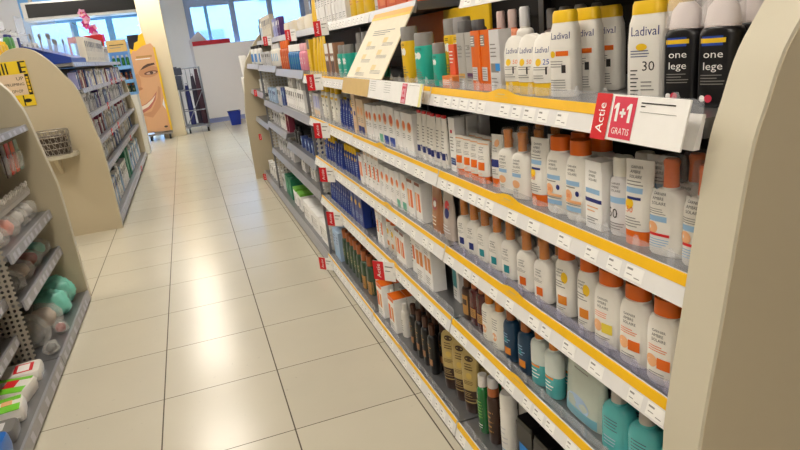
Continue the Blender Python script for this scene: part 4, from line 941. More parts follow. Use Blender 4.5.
m = MB(); m.box(-.925, -.60, .5803, .5843, .065, 1.12, PERFD); m.build('perforated_divider', r, L, smooth=False)

def crumple(name, loc, size, mat, label, cat, seed, inner=None, n=3):
    """wrinkled plastic bag: a squashed ball with folded noise"""
    import bmesh
    from mathutils import noise
    r = thing(name, loc, label, cat)
    bm = bmesh.new(); bmesh.ops.create_icosphere(bm, subdivisions=3 if mat is FILM else 4, radius=1)
    for v in bm.verts:
        p = v.co.copy(); k = 1+.16*noise.noise(p*2.2+Vector((seed, 0, 0)))+.10*noise.noise(p*5+Vector((0, seed, 0)))+(.30 if mat is FILM else .07)*abs(noise.noise(p*5.5+Vector((0, 0, seed))))
        x, y, z = p*k; z = max(z, -.72)
        v.co = Vector((x*size[0], y*size[1], (z+.72)*size[2]/1.72))
    me = bpy.data.meshes.new(name); bm.to_mesh(me); bm.free(); me.materials.append(mat)
    if mat is not FILM: me.shade_smooth()
    o = bpy.data.objects.new('wrapping', me); COL.objects.link(o); o.parent = r
    if inner:
        bm = bmesh.new(); bmesh.ops.create_icosphere(bm, subdivisions=3, radius=1)
        for v in bm.verts:
            p = v.co.copy(); k = .72+.16*noise.noise(p*3+Vector((seed, 3, 0))); x, y, z = p*k; z = max(z, -.6)
            v.co = Vector((x*size[0], y*size[1], (z+.66)*size[2]/1.72+.004))
        me = bpy.data.meshes.new('contents'); bm.to_mesh(me); bm.free(); me.materials.append(inner); me.shade_smooth()
        o = bpy.data.objects.new('contents', me); COL.objects.link(o); o.parent = r
    return r
FILM = clear('crinkly_film', (245,243,238), .26, .12)
MINT = M('mint_sponge', (116,206,186), .6); DARKF = M('dark_mesh_sponge', (36,34,36), .7); SANDF = M('sand_sponge', (206,190,170), .7); REDF = M('red_sponge', (150,40,40), .7)
crumple('bath_sponge', (-.65, 1.425, .063), (.11, .09, .17), M('mint_film', (130,214,196), .25, coat=.6), 'mint green wrapped bath sponge beside the rounded left panel, bottom shelf', 'bath sponge', 1)
crumple('bath_sponge', (-.635, 1.225, .063), (.10, .085, .15), M('mint_film', (130,214,196)), 'mint green wrapped bath sponge nearer than the other mint one', 'bath sponge', 2)
crumple('bath_sponge', (-.65, 1.045, .063), (.09, .08, .14), FILM, 'pale bath sponge in clear crinkled wrapping on left bottom shelf', 'bath sponge', 3, SANDF)
crumple('bath_sponge', (-.67, .82, .063), (.09, .08, .16), FILM, 'black bath sponge in clear crinkled wrapping near the perforated divider', 'bath sponge', 4, DARKF)
crumple('bath_sponge', (-.548, .925, .063), (.035, .045, .06), FILM, 'small red item in clear crinkled wrapping at shelf front', 'bath sponge', 5, REDF)
crumple('bath_sponge', (-.55, .67, .063), (.035, .04, .055), FILM, 'small black item in clear wrapping beside the perforated divider', 'bath sponge', 6, DARKF)
LACE = M('white_lace_puff', (232,228,222), .7)
for i, y in enumerate((1.43, 1.22, 1.01, .80)):
    crumple('shower_puff', (-.70, y, .626), (.075, .078, .11), FILM, f'clear bag with pale puff, {ORD[i]} from the end panel, middle left shelf', 'shower puff', 7+i, (LACE, LACE, M('coral_puff', (240,150,130), .7), LACE)[i])
for i, y in enumerate((1.43, 1.22, 1.01, .80)):
    crumple('shower_puff', (-.69, y, .386), (.075, .078, .10), FILM, f'wrapped sponge, {ORD[i]} from the end panel, lower left shelf', 'shower puff', 17+i, (MINT, REDF, SANDF, DARKF)[i])
# hanging scalloped lace strip of hooks: header strip over the middle shelf
m = MB()
for i in range(40):
    y = .78+i*.0195; m.loft([(0, .005, .010, 2), (.012, .009, .012, 2), (.02, .004, .006, 2)], LACE, 8, (-.66-.006*(i % 2), y, .795+.008*(i % 3)))
    m.tube([(-.664, y, .797), (-.655, y+.006, .77), (-.660, y+.002, .745)], .0025, LACE, 4)
m.box(-.668, -.664, .76, 1.545, .80, .81, LACE)
tag(m.build('lace_garland', loc=(-.66, 1.16, .80)), 'white frilly strip hung above the middle shelf of the near left gondola', 'garland')
# hanging blister packs below the upper shelf
for i, (y, mt) in enumerate(((1.30, M('orange_blister', (226,110,80), .35)), (1.20, M('red_blister', (200,60,50), .35)), (1.39, M('sage_blister', (150,176,160), .35)), (1.10, BROWN))):
    r = thing('blister_pack', (-.62, y, .92), ('orange', 'red', 'sage green', 'brown')[i]+' blister pack hanging under the upper left shelf', 'blister pack', None, PI/2)
    m = MB(); m.box(-.035, .035, -.002, .002, 0, .17, mt, .004); m.build('backing_card', r)
    m = MB(); m.loft([(.02, .026, .014, 4), (.09, .028, .018, 4), (.11, .02, .01, 4)], clear('blister_film', (240,235,230), .35, .1)); m.build('blister', r)
    m = MB(); m.tube([(0, .0, .165), (0, .02, .20), (0, .0, .203)], .002, BRUSH); m.build('hook', r)
run_left = []
def lput(key, desc, cat, ys, x, z, where, sc=None, grp=True):
    w, d = SIZE(key); n = len(ys); s = sc or (1, 1, 1)
    for i, y in enumerate(sorted(ys)):
        o = make(key); o.location = (x-d*s[1]/2, y, z+.001); o.rotation_euler = (0, 0, PI/2+random.uniform(-.06, .06)); o.scale = s
        lab = f'{desc}, {ORD[i]} of {NUM[n-1]} from near end, {where}' if n > 1 else f'{desc}, {where}'
        assert lab not in USED, lab
        USED.add(lab); tag(o, lab, cat, f'{desc}s, {where}' if n > 1 else None)
lput('c_pale', 'pale blue carton', 'box', [.75, .86, .97], -.62, 1.151, 'upper left shelf', (1, 1, .35))
lput('c_wine', 'wine carton', 'box', [.16, .26, .36], -.68, .226, 'low left shelf beside divider', (1, 1, .6))
lput('c_blue', 'steel blue carton', 'box', [-.06, .04], -.68, .226, 'low left shelf', (1, 1, .6))
# flat soft packs on the near bottom shelf
def softpack(loc, w, d, h, mats, label, cat, rot, ds):
    r = thing('soft_pack', loc, label, cat, None, PI/2+rot); m = MB()
    m.loft([(0, w*.48, d*.48, 9), (h*.4, w*.5, d*.5, 8), (h*.85, w*.485, d*.485, 8), (h, w*.46, d*.46, 8)], mats, 28); m.build('pack', r)
    m = MB()
    for q_, (x0, x1, y0, y1, mt) in enumerate(ds): m.box(x0, x1, y0, y1, h-.001, h+.001+.0008*q_, mt)
    m.build('label', r, None, smooth=False)
    m = MB(); m.box(-w*.56, -w*.47, -d*.4, d*.4, h*.35, h*.42, mats); m.build('seal', r, smooth=False); m = MB(); m.box(w*.47, w*.56, -d*.4, d*.4, h*.35, h*.42, mats); m.build('seal', r, smooth=False)
SW = M('soft_white', (236,232,224), .3, coat=.5)
softpack((-.63, .43, .063), .15, .17, .05, SW, 'white soft pack with red oval, nearest the perforated divider', 'soft pack', .1, [(-.04, .05, -.05, .03, RED), (-.03, .04, -.035, .015, CARD)])
softpack((-.63, .25, .063), .15, .17, .06, SW, 'lime green and white soft pack behind its twin, left bottom shelf', 'soft pack', -.15, [(-.07, -.02, -.07, .07, M('soft_lime', (120,206,50), .3)), (-.02, .05, -.02, .03, RED), (.045, .065, -.07, .07, MATS['soft_lime'])])
softpack((-.625, .07, .063), .14, .17, .06, SW, 'lime green and white soft pack in front of its twin, left bottom shelf', 'soft pack', .15, [(-.068, -.01, -.07, .07, MATS['soft_lime']), (-.01, .04, -.04, .0, PEACH), (.03, .06, -.07, .07, MATS['soft_lime'])])
softpack((-.62, -.09, .063), .12, .17, .05, M('soft_grey', (120,118,116), .35, coat=.4), 'dark grey soft pack between lime and blue packs', 'soft pack', .05, [(-.03, .03, -.04, .04, GREYW)])
softpack((-.62, -.25, .063), .15, .18, .08, M('soft_blue', (30,110,200), .3, coat=.5), 'bright blue soft pack nearest the camera on left bottom shelf', 'soft pack', 0, [(-.05, .05, -.02, .0, CARD), (-.04, .04, -.06, -.04, PALEB)])

# ------------------------------------------------------------------ left far gondola
X2 = -.45
zs2 = [(1.50, -.52), (1.27, -.50), (1.05, -.485), (.80, -.475), (.55, -.465)]
r, L = left_gondola(3.44, 7.85, X2, [], [(a, c, z, xf, .04) for z, xf in zs2 for a, c in ((3.44, 4.9), (4.9, 6.37), (6.37, 7.85))]+[(3.44, 7.85, .10, X2+.0, .07)], 'far left gondola shelf with a rounded cream panel and yellow poster', 1.474)
end_panel(r, L, X2, -1, 3.38, 3.438); end_panel(r, L, X2, -1, 7.853, 7.91)
random.seed(21)
KEYS = [('c_white', 'white carton'), ('c_grey', 'pale grey carton'), ('c_cream', 'ivory carton'), ('c_lilac', 'lilac carton'), ('c_blue', 'steel blue carton'), ('c_white', 'white box'), ('c_wine', 'wine carton'), ('white_tall', 'white bottle'), ('black_tall', 'black bottle'), ('c_pale', 'pale blue carton')]
plan = {1: ['c_blue']*3+['c_lilac']*4+['c_cream']*5+['c_white']*6+['c_wine']*3, 2: ['c_blue']*3+['c_grey']*4+['c_white']*9+['c_grey']*3+['c_purple']*2, 3: ['c_wine']*3+['c_white']*3+['c_cream']*4+['c_white']*5+['c_pale']*3, 4: ['c_cream']*3+['black_tall']*3+['c_blue']*2+['c_white']*5+['c_cream']*4, 5: ['white_tall']*3+['c_emerald']*2+['c_white']*5+['c_pale']*4+['c_white']*4}
NAMES = {'c_blue': 'steel blue carton', 'c_lilac': 'lilac carton', 'c_cream': 'ivory carton', 'c_white': 'white carton', 'c_wine': 'wine carton', 'c_grey': 'pale grey carton', 'c_purple': 'purple carton', 'c_pale': 'pale blue carton', 'black_tall': 'black bottle', 'white_tall': 'white bottle', 'c_emerald': 'emerald box'}
lv = {1: (1.27, 'second level'), 2: (1.05, 'third level'), 3: (.80, 'fourth level'), 4: (.55, 'fifth level'), 5: (.10, 'bottom level')}
for s, ks in plan.items():
    z, nm = lv[s]; gap = {1: .21, 2: .23, 3: .23, 4: .23, 5: .43}[s]
    random.shuffle(ks); y = 3.52; pos = {}
    n_ = 0
    while y < 7.6:
        key = ks[n_ % len(ks)]; n_ += 1
        if len(pos.get(key, ())) >= 18: continue
        w = SIZE(key)[0]*1.35; y += w/2
        if y+w/2 > 7.8: break
        pos.setdefault(key, []).append(y); y += w/2+.014+random.choice((0, .01, .05))
    for key, ys in pos.items():
        tall = {'white_tall': .23, 'black_tall': .23, 'c_emerald': .19}.get(key, .15)
        sz = min(random.choice((1.0, 1.15, 1.3)) if s < 5 else 1.8, (gap-.045)/tall)
        lput(key, NAMES[key], 'box' if 'tall' not in key else 'bottle', ys, (-.515 if s < 5 else -.49)-.025, z, f'{nm}, far left gondola', (1.35, 1.2, sz))
lput('c_cream', 'tall ivory carton', 'box', [4.62, 4.75, 4.88, 5.01, 5.14, 5.27, 5.40, 5.53, 5.66, 5.79, 5.92, 6.05], -.535, 1.507, 'far left gondola top', (1.7, 1.4, 1.7))
lput('c_grey', 'grey carton', 'box', [6.3, 6.45, 6.6], -.54, 1.507, 'far left gondola top', (1.6, 1.4, 1.3))
# red fascia over the ivory cartons
m = MB(); RF = M('red_fascia', (206,24,30), .5); m.box(-1.0, -.57, 6.75, 6.79, 1.79, 1.87, RF, .006)
m.box(-1.0, -.98, 6.76, 6.78, 1.508, 1.80, RF); m.box(-.59, -.57, 6.76, 6.78, 1.508, 1.80, RF)
tag(m.build('red_header', loc=(-.78, 6.78, 1.50)), 'red header board standing on the far left gondola', 'sign')
# blue tray with clear holders, brushes in it
r = thing('display_tray', (-.73, 4.0, 1.506), 'blue display tray with clear acrylic holders on the far left gondola', 'display'); L = (-.73, 4.0, 1.506)
BT = M('cobalt_tray', (20,62,160), .4)
m = MB(); m.prism([(-.90, 1.506), (-.55, 1.506), (-.55, 1.55), (-.90, 1.68)], 1, 3.6, 4.5, BT); m.build('tray', r, L, smooth=False)
m = MB(); m.box(-.91, -.90, 3.6, 4.5, 1.52, 1.93, clear('acrylic', (230,238,248), .16, .05)); m.box(-.60, -.592, 3.62, 4.48, 1.55, 1.80, MATS['acrylic']); m.box(-.90, -.60, 3.6, 3.607, 1.6, 1.9, MATS['acrylic']); m.box(-.90, -.60, 4.493, 4.5, 1.55, 1.9, MATS['acrylic']); m.build('acrylic_holder', r, L, smooth=False)
m = MB(); m.box(-.915, -.905, 3.55, 3.6, 1.5, 1.75, NAVY); m.build('side_flag', r, L, smooth=False)
for i in range(10):
    x, y = -.84+.05*(i % 4)+.01*(i % 3), 3.68+.08*i
    o = thing('cosmetic_brush', (x, y, 1.66-(x+.9)*.37), f'thin dark brush standing in the blue tray, {ORD[i]} from near end', 'brush', 'brushes in the blue tray')
    m = MB(); m.tube([(0, 0, .0), (.004, 0, .10+.02*(i % 3))], .004, GREYCAP); m.build('handle', o)
    m = MB(); m.loft([(.09+.02*(i % 3), .005, .005, 2), (.115+.02*(i % 3), .011, .011, 2), (.14+.02*(i % 3), .005, .005, 2)], INK, 10, (.004, 0, 0)); m.build('bristles', o)
# promotional tags on the far left shelves
for i, (y, z, x) in enumerate(((5.6, 1.235, -.49), (4.6, 1.015, -.475), (5.0, .765, -.465), (4.3, .765, -.465), (5.9, .515, -.455), (6.3, .045, -.449), (6.1, 1.235, -.49), (6.9, 1.235, -.49))):
    w, h = .09, .07; L = (x+.02, y, z)
    m = MB(); m.box(x+.014, x+.018, y-w/2, y+w/2, z, z+h, RED); m.box(x+.018, x+.0186, y-w*.3, y+w*.3, z+h*.35, z+h*.6, CARD); m.box(x-.002, x+.014, y-.01, y+.01, z+h*.5, z+h*.6, CLEAR)
    tag(m.build('promo_tag', loc=L, smooth=False), f'small red tag, {ORD[i]} of those clipped along the far left gondola rails', 'sign', 'red tags on the far left gondola')
# yellow poster on the panel
r = thing('poster', (-.97, 3.378, 1.20), 'yellow and black poster with a beige text card on the left panel', 'poster'); L = (-.97, 3.378, 1.20)
m = MB(); m.box(-1.16, -.865, 3.372, 3.3805, 1.19, 1.56, M('poster_yellow', (238,204,34), .5)); m.build('sheet', r, L, smooth=False)
m = MB(); Y = 3.3712
def pr(x0, x1, z0, z1, mt, y=Y): m.face([(x0, y, z0), (x1, y, z0), (x1, y, z1), (x0, y, z1)], mt)
for k in range(6): pr(-1.15+k*.026, -1.138+k*.026, 1.46, 1.55, BLACK)
pr(-.925, -.905, 1.46, 1.555, BLACK); pr(-.905, -.87, 1.545, 1.556, BLACK); pr(-.905, -.87, 1.50, 1.51, BLACK); pr(-.905, -.88, 1.462, 1.474, BLACK)
pr(-1.159, -.866, 1.1915, 1.5585, MATS['poster_yellow'], Y+.0004); pr(-.897, -.868, 1.28, 1.45, BLACK); pr(-.893, -.876, 1.30, 1.43, YELLOW, Y-.0004)
for k in range(4): pr(-.893, -.876, 1.32+k*.03, 1.326+k*.03, BLACK, Y-.0008)
pr(-1.15, -1.06, 1.44, 1.456, BLACK); pr(-.952, -.942, 1.195, 1.28, BLACK)
vs = [(-.92+.03*math.cos(a*PI/6), Y, 1.235+.016*math.sin(a*PI/6)) for a in range(12)]; m.face(vs, BLACK)
vs = [(-1.01+.026*math.cos(a*PI/6), Y-.0002, 1.235+.03*math.sin(a*PI/6)) for a in range(12)]; m.face(vs, ORANGE)
m.build('pattern', r, L, smooth=False)
m = MB(); pr(-1.09, -.90, 1.285, 1.455, BEIGECARD, Y-.0012)
flat_text(m, 'UP', (-.965, Y-.002, 1.405), (1, 0, 0), (0, 0, 1), .03, INK, .055); flat_text(m, 'OPRUIMING', (-1.08, Y-.002, 1.362), (1, 0, 0), (0, 0, 1), .024, INK, .165); flat_text(m, 'OP=OP', (-1.02, Y-.002, 1.305), (1, 0, 0), (0, 0, 1), .026, INK, .085)
m.build('text_card', r, L, smooth=False)
# little shelf and mesh basket on that panel
L = (-.79, 3.24, .70); r = thing('wall_shelf', L, 'small cream quarter-round shelf fixed to the left panel under the mesh basket', 'shelf')
m = MB(); pts = [(-.97, 3.378), (-.97, 3.12)]+[(-.81+.17*math.cos(a*PI/12-PI/2), 3.26+.14*math.sin(a*PI/12-PI/2)) for a in range(7)]+[(-.64, 3.378)]
m.prism(pts, 2, .735, .765, EDGE); m.build('shelf_board', r, L, smooth=False)
m = MB(); m.prism([(3.378, .735), (3.20, .735), (3.378, .58)], 0, -.83, -.80, PANEL); m.build('bracket', r, L, smooth=False)
L = (-.795, 3.24, .766); r = thing('mesh_basket', L, 'silver openwork metal basket standing on the small cream shelf', 'basket')
MET = M('brushed_basket', (170,162,150), .35, .6)
m = MB()
for k in range(5):
    z = k*.05; R_ = .105+.012*k/4
    m.tube([(L[0]+R_*1.15*math.cos(a*PI/14+k*PI/28), L[1]+R_*math.sin(a*PI/14+k*PI/28), L[2]+z+.006) for a in range(29)], .004, MET, 6)
m.build('rim', r, L)
m = MB()
for k in range(4):
    for a in range(18):
        R0 = .108+.003*k; c0 = 2*PI*(a+.5*(k % 2))/18
        cx, cy, cz = L[0]+R0*1.15*math.cos(c0), L[1]+R0*math.sin(c0), L[2]+k*.05+.031
        pts = [(cx-math.sin(c0)*.019*math.cos(t*PI/3), cy+math.cos(c0)*.019*math.cos(t*PI/3), cz+.026*math.sin(t*PI/3)) for t in range(7)]
        m.tube(pts, .0035, MET, 5)
m.loft([(0, .115, .1, 2), (.004, .115, .1, 2)], MET, 24, L); m.build('mesh_wall', r, L)
m = MB(); m.loft([(.006, .10, .088, 2), (.15, .112, .098, 2), (.155, .10, .09, 2)], M('basket_lining', (96,84,74), .7), 24, L); m.build('lining', r, L)

# stuff beyond the left gondola: wall unit with hooks and bottles
L = (-1.6, 6.2, 0); r = thing('shelving_unit', L, 'white shelf unit with peg hooks beyond the left gondola', 'store shelf')
m = MB(); m.box(-2.05, -2.0, 4.2, 8.2, 0, 2.25, WALLM); m.build('back_panel', r, L, smooth=False)
for z in (1.0, 1.62):
    m = MB(); m.box(-2.0, -1.40, 4.2, 8.2, z, z+.03, RAILW); m.build('shelf', r, L, smooth=False)
for i in range(8):
    m = MB(); y = 5.6+i*.25; m.tube([(-2.0, y, 1.98), (-1.55, y, 1.98), (-1.53, y, 2.0)], .006, BRUSH); m.build('peg_hook', r, L)
lput('yellow_big', 'big yellow bottle', 'bottle', [5.3, 5.45, 5.6], -1.45, 1.65, 'shelf unit beyond left gondola', (1, 1, .7))
spec('green_big', 'bath_product_bottle', .12, .07, (bottle(.12, .07, .24, .06, .004, .04, 3), M('grass_green', (80,150,70), .4)), [('cap', capsec(.06, .05, .24, .03, 2, .9), NAVY)], [('r', -.03, .03, .05, .14, LIME)])
lput('green_big', 'green bottle', 'bottle', [5.8, 5.95], -1.45, 1.65, 'shelf unit beyond left gondola')
lput('c_grey', 'pale grey box', 'box', [6.3, 6.6, 6.9, 7.2], -1.45, 1.65, 'shelf unit beyond left gondola', (2.4, 1.4, 1.4))

# ------------------------------------------------------------------ far end, left: white display with blue shelves
L = (-.53, 8.55, 0); r = thing('display_stand', L, 'white cardboard display with pale blue shelves behind the left gondola', 'display')
WD = M('display_white', (230,226,218), .55)
m = MB(); m.box(-.69, -.42, 8.3, 8.75, 0, .98, WD, .006); m.build('base_box', r, L)
m = MB()
for k, (w_, mt) in enumerate(((.09, INK), (.05, INKG), (.11, INKG), (.06, INK))):
    z = .86-k*.22; m.box(-.64, -.64+w_, 8.2975, 8.2995, z, z+.012, INKG); m.box(-.63, -.59, 8.2975, 8.2995, z-.09, z-.06, mt); m.box(-.64, -.52, 8.2975, 8.2995, z-.13, z-.122, INKG)
m.build('print', r, L, smooth=False)
m = MB(); LB = M('sky_blue_card', (126,180,236), .5)
m.box(-.70, -.69, 8.32, 8.75, .98, 1.80, LB); m.box(-.42, -.41, 8.32, 8.75, .98, 1.80, LB); m.box(-.69, -.42, 8.72, 8.75, .98, 1.80, LB); m.build('blue_sides', r, L, smooth=False)
for z in (1.0, 1.20, 1.42):
    m = MB(); m.box(-.69, -.42, 8.32, 8.72, z-.02, z, LB); m.box(-.69, -.42, 8.31, 8.32, z-.03, z+.025, LB); m.build('shelf', r, L, smooth=False)
m = MB(); m.box(-.70, -.41, 8.30, 8.32, 1.66, 1.84, TANC); m.box(-.66, -.45, 8.297, 8.30, 1.76, 1.772, INK); m.box(-.66, -.5, 8.297, 8.30, 1.72, 1.73, INKG); m.build('header', r, L, smooth=False)
for s, (z, key, mt) in enumerate(((1.0, 'copper', 0), (1.20, 'oil_red', 0), (1.42, 'green_cap', 0))):
    for i in range(4):
        o = make(key); o.location = (-.65+i*.067, 8.40, z+.001); o.rotation_euler = (0, 0, 0); o.scale = (1, 1, .85)
        nm = {'copper': 'dark green bottle', 'oil_red': 'dark red bottle', 'green_cap': 'white-capped green bottle'}[key]
        tag(o, f'{nm}, {ORD[i]} of four from left, on the pale blue display shelf', 'bottle', nm+'s on the blue display')
# wheeled face standee
L = (-.29, 10.15, 0); r = thing('advertising_standee', L, 'tall advertising board with a smiling face close-up beside the cream pillar', 'advertising display')
SK = M('printed_skin', (222,170,126), .5, 0, .10, 2.2)
m = MB(); m.prism([(-.53, .16), (-.06, .16), (-.06, 1.70), (-.12, 1.80), (-.28, 1.76), (-.40, 1.68), (-.45, 1.70), (-.53, 1.58)], 1, 10.12, 10.16, SK); m.build('board', r, L, smooth=False)
m = MB(); m.box(-.09, -.055, 10.115, 10.17, .16, 1.72, YELLOW); m.build('yellow_side', r, L, smooth=False)
m = MB(); m.prism([(-.52, 1.63), (-.50, 1.74), (-.44, 1.71), (-.40, 1.83), (-.33, 1.86), (-.30, 1.96), (-.22, 2.0), (-.2, 1.78), (-.36, 1.68)], 1, 10.17, 10.19, YELLOW); m.build('yellow_crown', r, L, smooth=False)
m = MB(); Y = 10.118
def blob(cx, cz, rx, rz, mt, rot=0, e=0, n=20):
    m.face([(cx+rx*math.cos(a*2*PI/n)*math.cos(rot)-rz*math.sin(a*2*PI/n)*math.sin(rot), Y-e, cz+rx*math.cos(a*2*PI/n)*math.sin(rot)+rz*math.sin(a*2*PI/n)*math.cos(rot)) for a in range(n)], mt)
BROW = M('printed_brow', (70,44,30)); LIP = M('printed_lip', (186,106,88)); SKL = M('printed_highlight', (232,184,140)); SKD = M('printed_nose', (190,128,84))
def face_part(nm):
    global m
    m.build(nm, r, L, smooth=False); m = MB()
blob(-.27, 1.63, .06, .04, YELLOW); m.box(-.42, -.14, Y-.002, Y-.001, 1.555, 1.59, KRAFT); m.box(-.44, -.18, Y-.002, Y-.001, 1.525, 1.54, CARD); m.box(-.44, -.14, Y-.0008, Y, 1.52, 1.67, SK); face_part('heading')
m.face([(-.40, Y-.001, 1.335), (-.33, Y-.001, 1.40), (-.25, Y-.001, 1.435), (-.13, Y-.001, 1.445), (-.12, Y-.001, 1.41), (-.24, Y-.001, 1.39), (-.33, Y-.001, 1.355)], BROW); face_part('eyebrow')
blob(-.25, 1.29, .19, .10, M('printed_socket', (204,146,102), .5, 0, .1, 5), .1, .0003); blob(-.22, 1.27, .125, .036, M('printed_lash', (110,66,44)), .08, .0008); blob(-.215, 1.265, .09, .022, M('eye_white', (206,170,146)), .08, .0014); blob(-.21, 1.268, .032, .024, M('iris', (74,48,32)), 0, .002); face_part('eye')
blob(-.48, 1.12, .05, .16, M('printed_noseside', (208,152,108), .5, 0, .1, 5), -.1, .0003); blob(-.47, 1.0, .045, .028, SKD, 0, .0006); face_part('nostril')
m.face([(-.52, Y-.0004, .50), (-.36, Y-.0004, .44), (-.18, Y-.0004, .62), (-.11, Y-.0004, .98), (-.15, Y-.0004, 1.02), (-.20, Y-.0004, .80), (-.36, Y-.0004, .56), (-.52, Y-.0004, .53)], M('printed_jaw', (206,148,106), .5, 0, .1, 5)); m.face([(-.527, Y-.001, .68), (-.42, Y-.001, .72), (-.30, Y-.001, .80), (-.19, Y-.001, .92), (-.25, Y-.001, .76), (-.36, Y-.001, .62), (-.527, Y-.001, .54)], LIP)
m.face([(-.527, Y-.0016, .67), (-.42, Y-.0016, .705), (-.31, Y-.0016, .78), (-.22, Y-.0016, .86), (-.30, Y-.0016, .74), (-.40, Y-.0016, .65), (-.527, Y-.0016, .60)], M('printed_teeth', (240,224,206))); face_part('mouth')
m.face([(-.14, Y-.001, .66), (-.098, Y-.001, .78), (-.098, Y-.001, .56)], CARD); face_part('earring')
blob(-.16, .24, .035, .02, BROW, 0, .001); face_part('emblem')
m = MB(); m.box(-.52, -.07, 10.05, 10.45, .10, .13, GREYCAP); m.box(-.40, -.2, 10.17, 10.42, .13, 1.3, WD); m.build('base', r, L, smooth=False)
for x in (-.47, -.12):
    for y in (10.1, 10.4):
        w_ = MB(); w_.tube([(x-.018, y, .045), (x+.018, y, .045)], .042, BLACK, 16); w_.box(x-.024, x+.024, y-.01, y+.01, .05, .10, BRUSH); w_.build('caster', r, L)
# dark poster box in the window
m = MB(); m.box(-.62, -.28, 11.85, 11.95, 1.55, 2.05, M('night_poster', (34,28,44), .5), .006); m.box(-.50, -.40, 11.87, 11.93, 0, 1.55, BRUSH)
tag(m.build('window_poster', loc=(-.45, 11.9, 0)), 'dark poster board on a post in front of the left window', 'poster')
# air curtain over the left window
L = (-1.2, 11.5, 2.5); r = thing('air_curtain', L, 'long black-fronted air curtain unit in a white frame above the window', 'air curtain')
m = MB(); m.box(-2.33, -.12, 11.42, 11.9, 2.46, 2.80, RAILW, .01); m.build('housing', r, L)
m = MB(); m.box(-2.25, -.19, 11.405, 11.42, 2.515, 2.765, M('black_grille', (22,20,22), .5)); m.build('grille', r, L, smooth=False)
m = MB(); m.box(-.26, -.235, 11.40, 11.405, 2.535, 2.57, GREYW); m.build('badge', r, L, smooth=False)
m = MB(); m.box(-2.2, -2.14, 11.5, 11.56, 2.80, 3.2, BRUSH); m.box(-.3, -.24, 11.5, 11.56, 2.80, 3.2, BRUSH); m.build('hanger', r, L, smooth=False)
# bright lamp above the air curtain
L = (-1.4, 11.2, 3.2); r = thing('ceiling_light', L, 'bright linear ceiling lamp just above the black air curtain', 'ceiling light', 'ceiling lights')
m = MB(); m.box(-2.05, -.75, 11.1, 11.3, 3.12, 3.2, RAILW); m.build('housing', r, L, smooth=False)
m = MB(); m.box(-2.0, -.8, 11.11, 11.29, 3.10, 3.12, LIGHT); m.build('diffuser', r, L, smooth=False)
# orchid on the red header
L = (-.68, 7.3, 1.506); r = thing('orchid_plant', L, 'pink orchid with arching stem in a pot on the far left gondola', 'plant')
m = MB(); m.loft([(0, .055, .055, 2), (.17, .075, .075, 2), (.18, .07, .07, 2)], CARD, 20, L); m.build('pot', r, L)
m = MB(); c = Vector(L)+Vector((0, 0, .18))
st = [c+Vector((-.02*t*t*.9, .0, .10*t)) for t in range(5)]; m.tube(st, .004, M('stem_green', (70,96,50))); m.build('stem', r, L)
for k in range(6):
    m = MB(); a = k*PI/3; e = Vector((math.cos(a)*.13, math.sin(a)*.13, .10+.02*(k % 2))); sidev = Vector((-math.sin(a), math.cos(a), 0))*.022
    m.face([c, c+e*.5+sidev+Vector((0, 0, .04)), c+e, c+e*.5-sidev+Vector((0, 0, .04))], M('leaf_green', (44,84,44), .4)); m.build('leaf', r, L)
FL = M('orchid_pink', (214,60,140), .5); FL2 = M('orchid_pale', (240,176,206), .5)
for k in range(13):
    p = c+Vector((-.10-.02*k*.9+random.uniform(-.03, .06)+.12, random.uniform(-.04, .04), .10+.035*k))
    m = MB()
    for q in range(5):
        a = q*2*PI/5+k; e = Vector((math.cos(a), -.3, math.sin(a)))*.058; sdv = Vector((-math.sin(a), 0, math.cos(a)))*.026
        m.face([p, p+e*.55+sdv, p+e, p+e*.55-sdv], FL if k % 3 else FL2)
    m.face([p+Vector((-.008, -.012, -.008)), p+Vector((.008, -.012, -.008)), p+Vector((0, -.014, .010))], YELLOW)
    m.build('flower', r, L)

# ------------------------------------------------------------------ roll cart, blue basket
L = (.43, 10.6, 0); r = thing('roll_cart', L, 'grey wire roll cart with dark bags in front of the white wall', 'cart')
STL = M('cart_steel', (150,156,170), .35, .6)
x0, x1, y0, y1 = .22, .66, 10.42, 10.9
m = MB(); m.box(x0, x1, y0, y1, .12, .15, STL)
for k in range(6): m.box(x0+.02+k*.08, x0+.04+k*.08, y0, y1, .15, .16, STL)
m.build('base_frame', r, L, smooth=False)
m = MB()
for (x, y) in ((x0, y0), (x1, y0), (x0, y1), (x1, y1)): m.tube([(x, y, .13), (x, y, 1.28)], .014, STL)
for y in (y0, y1):
    for z in (.45, .85, 1.27): m.tube([(x0, y, z), (x1, y, z)], .010, STL)
m.tube([(x0, y0, .13), (x1, y0, .85)], .008, STL)
for x in (x0, x1):
    for z in (.45, .85, 1.27): m.tube([(x, y0, z), (x, y1, z)], .010, STL)
for k in range(1, 5): m.tube([(x0+(x1-x0)*k/5, y1, .13), (x0+(x1-x0)*k/5, y1, 1.27)], .006, STL)
m.build('wire_sides', r, L)
for x in (x0+.04, x1-.04):
    for y in (y0+.05, y1-.05):
        w_ = MB(); w_.tube([(x-.015, y, .045), (x+.015, y, .045)], .044, BLACK, 16); w_.box(x-.022, x+.022, y-.012, y+.012, .05, .12, STL); w_.build('caster', r, L)
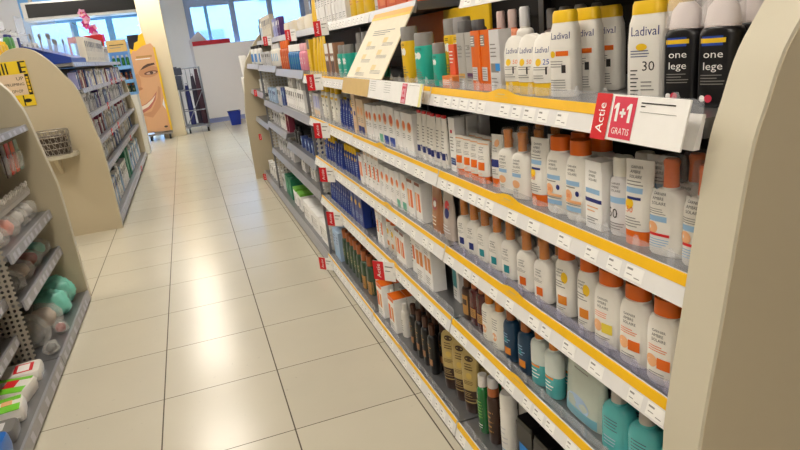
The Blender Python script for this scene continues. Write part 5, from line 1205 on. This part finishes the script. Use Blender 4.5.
for i, (x, y, h, mt, d) in enumerate(((.36, 10.6, .78, NAVY, 'navy'), (.50, 10.66, .95, M('dusk_bag', (50,46,66), .6), 'dusky violet'), (.59, 10.55, 1.08, M('plum_roll', (70,44,60), .6), 'slim plum'))):
    o = thing('folded_bag', (x, y, .161), f'{d} folded bag standing inside the wire roll cart', 'bag'); m = MB()
    m.loft([(0, .05, .06, 3), (h*.3, .055, .07, 2.5), (h*.8, .045, .05, 2.5), (h, .03, .03, 2)], mt, 16); m.build('bag', o)
    m = MB(); m.tube([(-.02, 0, h*.99), (-.015, 0, h+.04), (.015, 0, h+.04), (.02, 0, h*.99)], .005, mt); m.build('handle', o)
m = MB(); m.box(.10, .33, 10.34, 10.395, 1.16, 1.30, M('slate_pouch', (64,72,92), .6), .02); m.box(.15, .30, 10.35, 10.395, .88, 1.15, M('slate_pouch', (64,72,92)), .03); m.box(.18, .25, 10.35, 10.395, 1.25, 1.32, M('slate_pouch', (64,72,92)))
tag(m.build('hanging_pouch', loc=(.22, 10.39, .9)), 'slate grey pouch hanging from the upper corner of the roll cart', 'bag')
L = (1.21, 11.0, 0); r = thing('shopping_basket', L, 'blue plastic shopping basket on the floor by the white partition', 'basket')
BB = M('basket_blue', (24,54,170), .4)
m = MB(); rs = [[(L[0]+sx*w_, L[1]+sy*d_, z) for sx, sy in ((1, 1), (-1, 1), (-1, -1), (1, -1))] for z, w_, d_ in ((0.001, .095, .13), (.27, .125, .17), (.285, .135, .18), (.27, .118, .163), (.015, .088, .123))]
m.rings(rs, BB); m.build('tub', r, L)
m = MB(); m.tube([(L[0]-.13, L[1], .27), (L[0]-.12, L[1]-.1, .30), (L[0]+.12, L[1]-.1, .30), (L[0]+.13, L[1], .27)], .007, M('basket_handle', (40,40,60), .5)); m.build('handle', r, L)

# ------------------------------------------------------------------ world, camera, view
w = bpy.data.worlds.new('sky'); SC.world = w; w.use_nodes = True
bgn = w.node_tree.nodes['Background']; bgn.inputs[0].default_value = (.52, .78, 1.0, 1); bgn.inputs[1].default_value = 12.0

f_px = 603.8956; yaw, pitch, roll = .3057, .2998, -.1103
cy, sy, cp, sp, cr, sr = math.cos(yaw), math.sin(yaw), math.cos(pitch), math.sin(pitch), math.cos(roll), math.sin(roll)
F = Vector((sy*cp, cy*cp, -sp)); R0 = Vector((cy, -sy, 0)); U0 = R0.cross(F)
Rv = R0*cr+U0*sr; Uv = -R0*sr+U0*cr
cam = bpy.data.cameras.new('camera'); co = bpy.data.objects.new('camera', cam); COL.objects.link(co)
mw = Matrix((Rv, Uv, -F)).transposed().to_4x4(); mw.translation = Vector((.3589, -2.5874, 1.41235)); co.matrix_world = mw
cam.sensor_fit = 'HORIZONTAL'; cam.sensor_width = 36; cam.lens = f_px/800*36; cam.clip_start = .02; cam.clip_end = 200
SC.camera = co
SC.view_settings.view_transform = 'Standard'; SC.view_settings.look = 'None'; SC.view_settings.gamma = 1; SC.view_settings.use_curve_mapping = False
SC.view_settings.exposure = .95
SC.cycles.max_bounces = 8; SC.cycles.transparent_max_bounces = 16
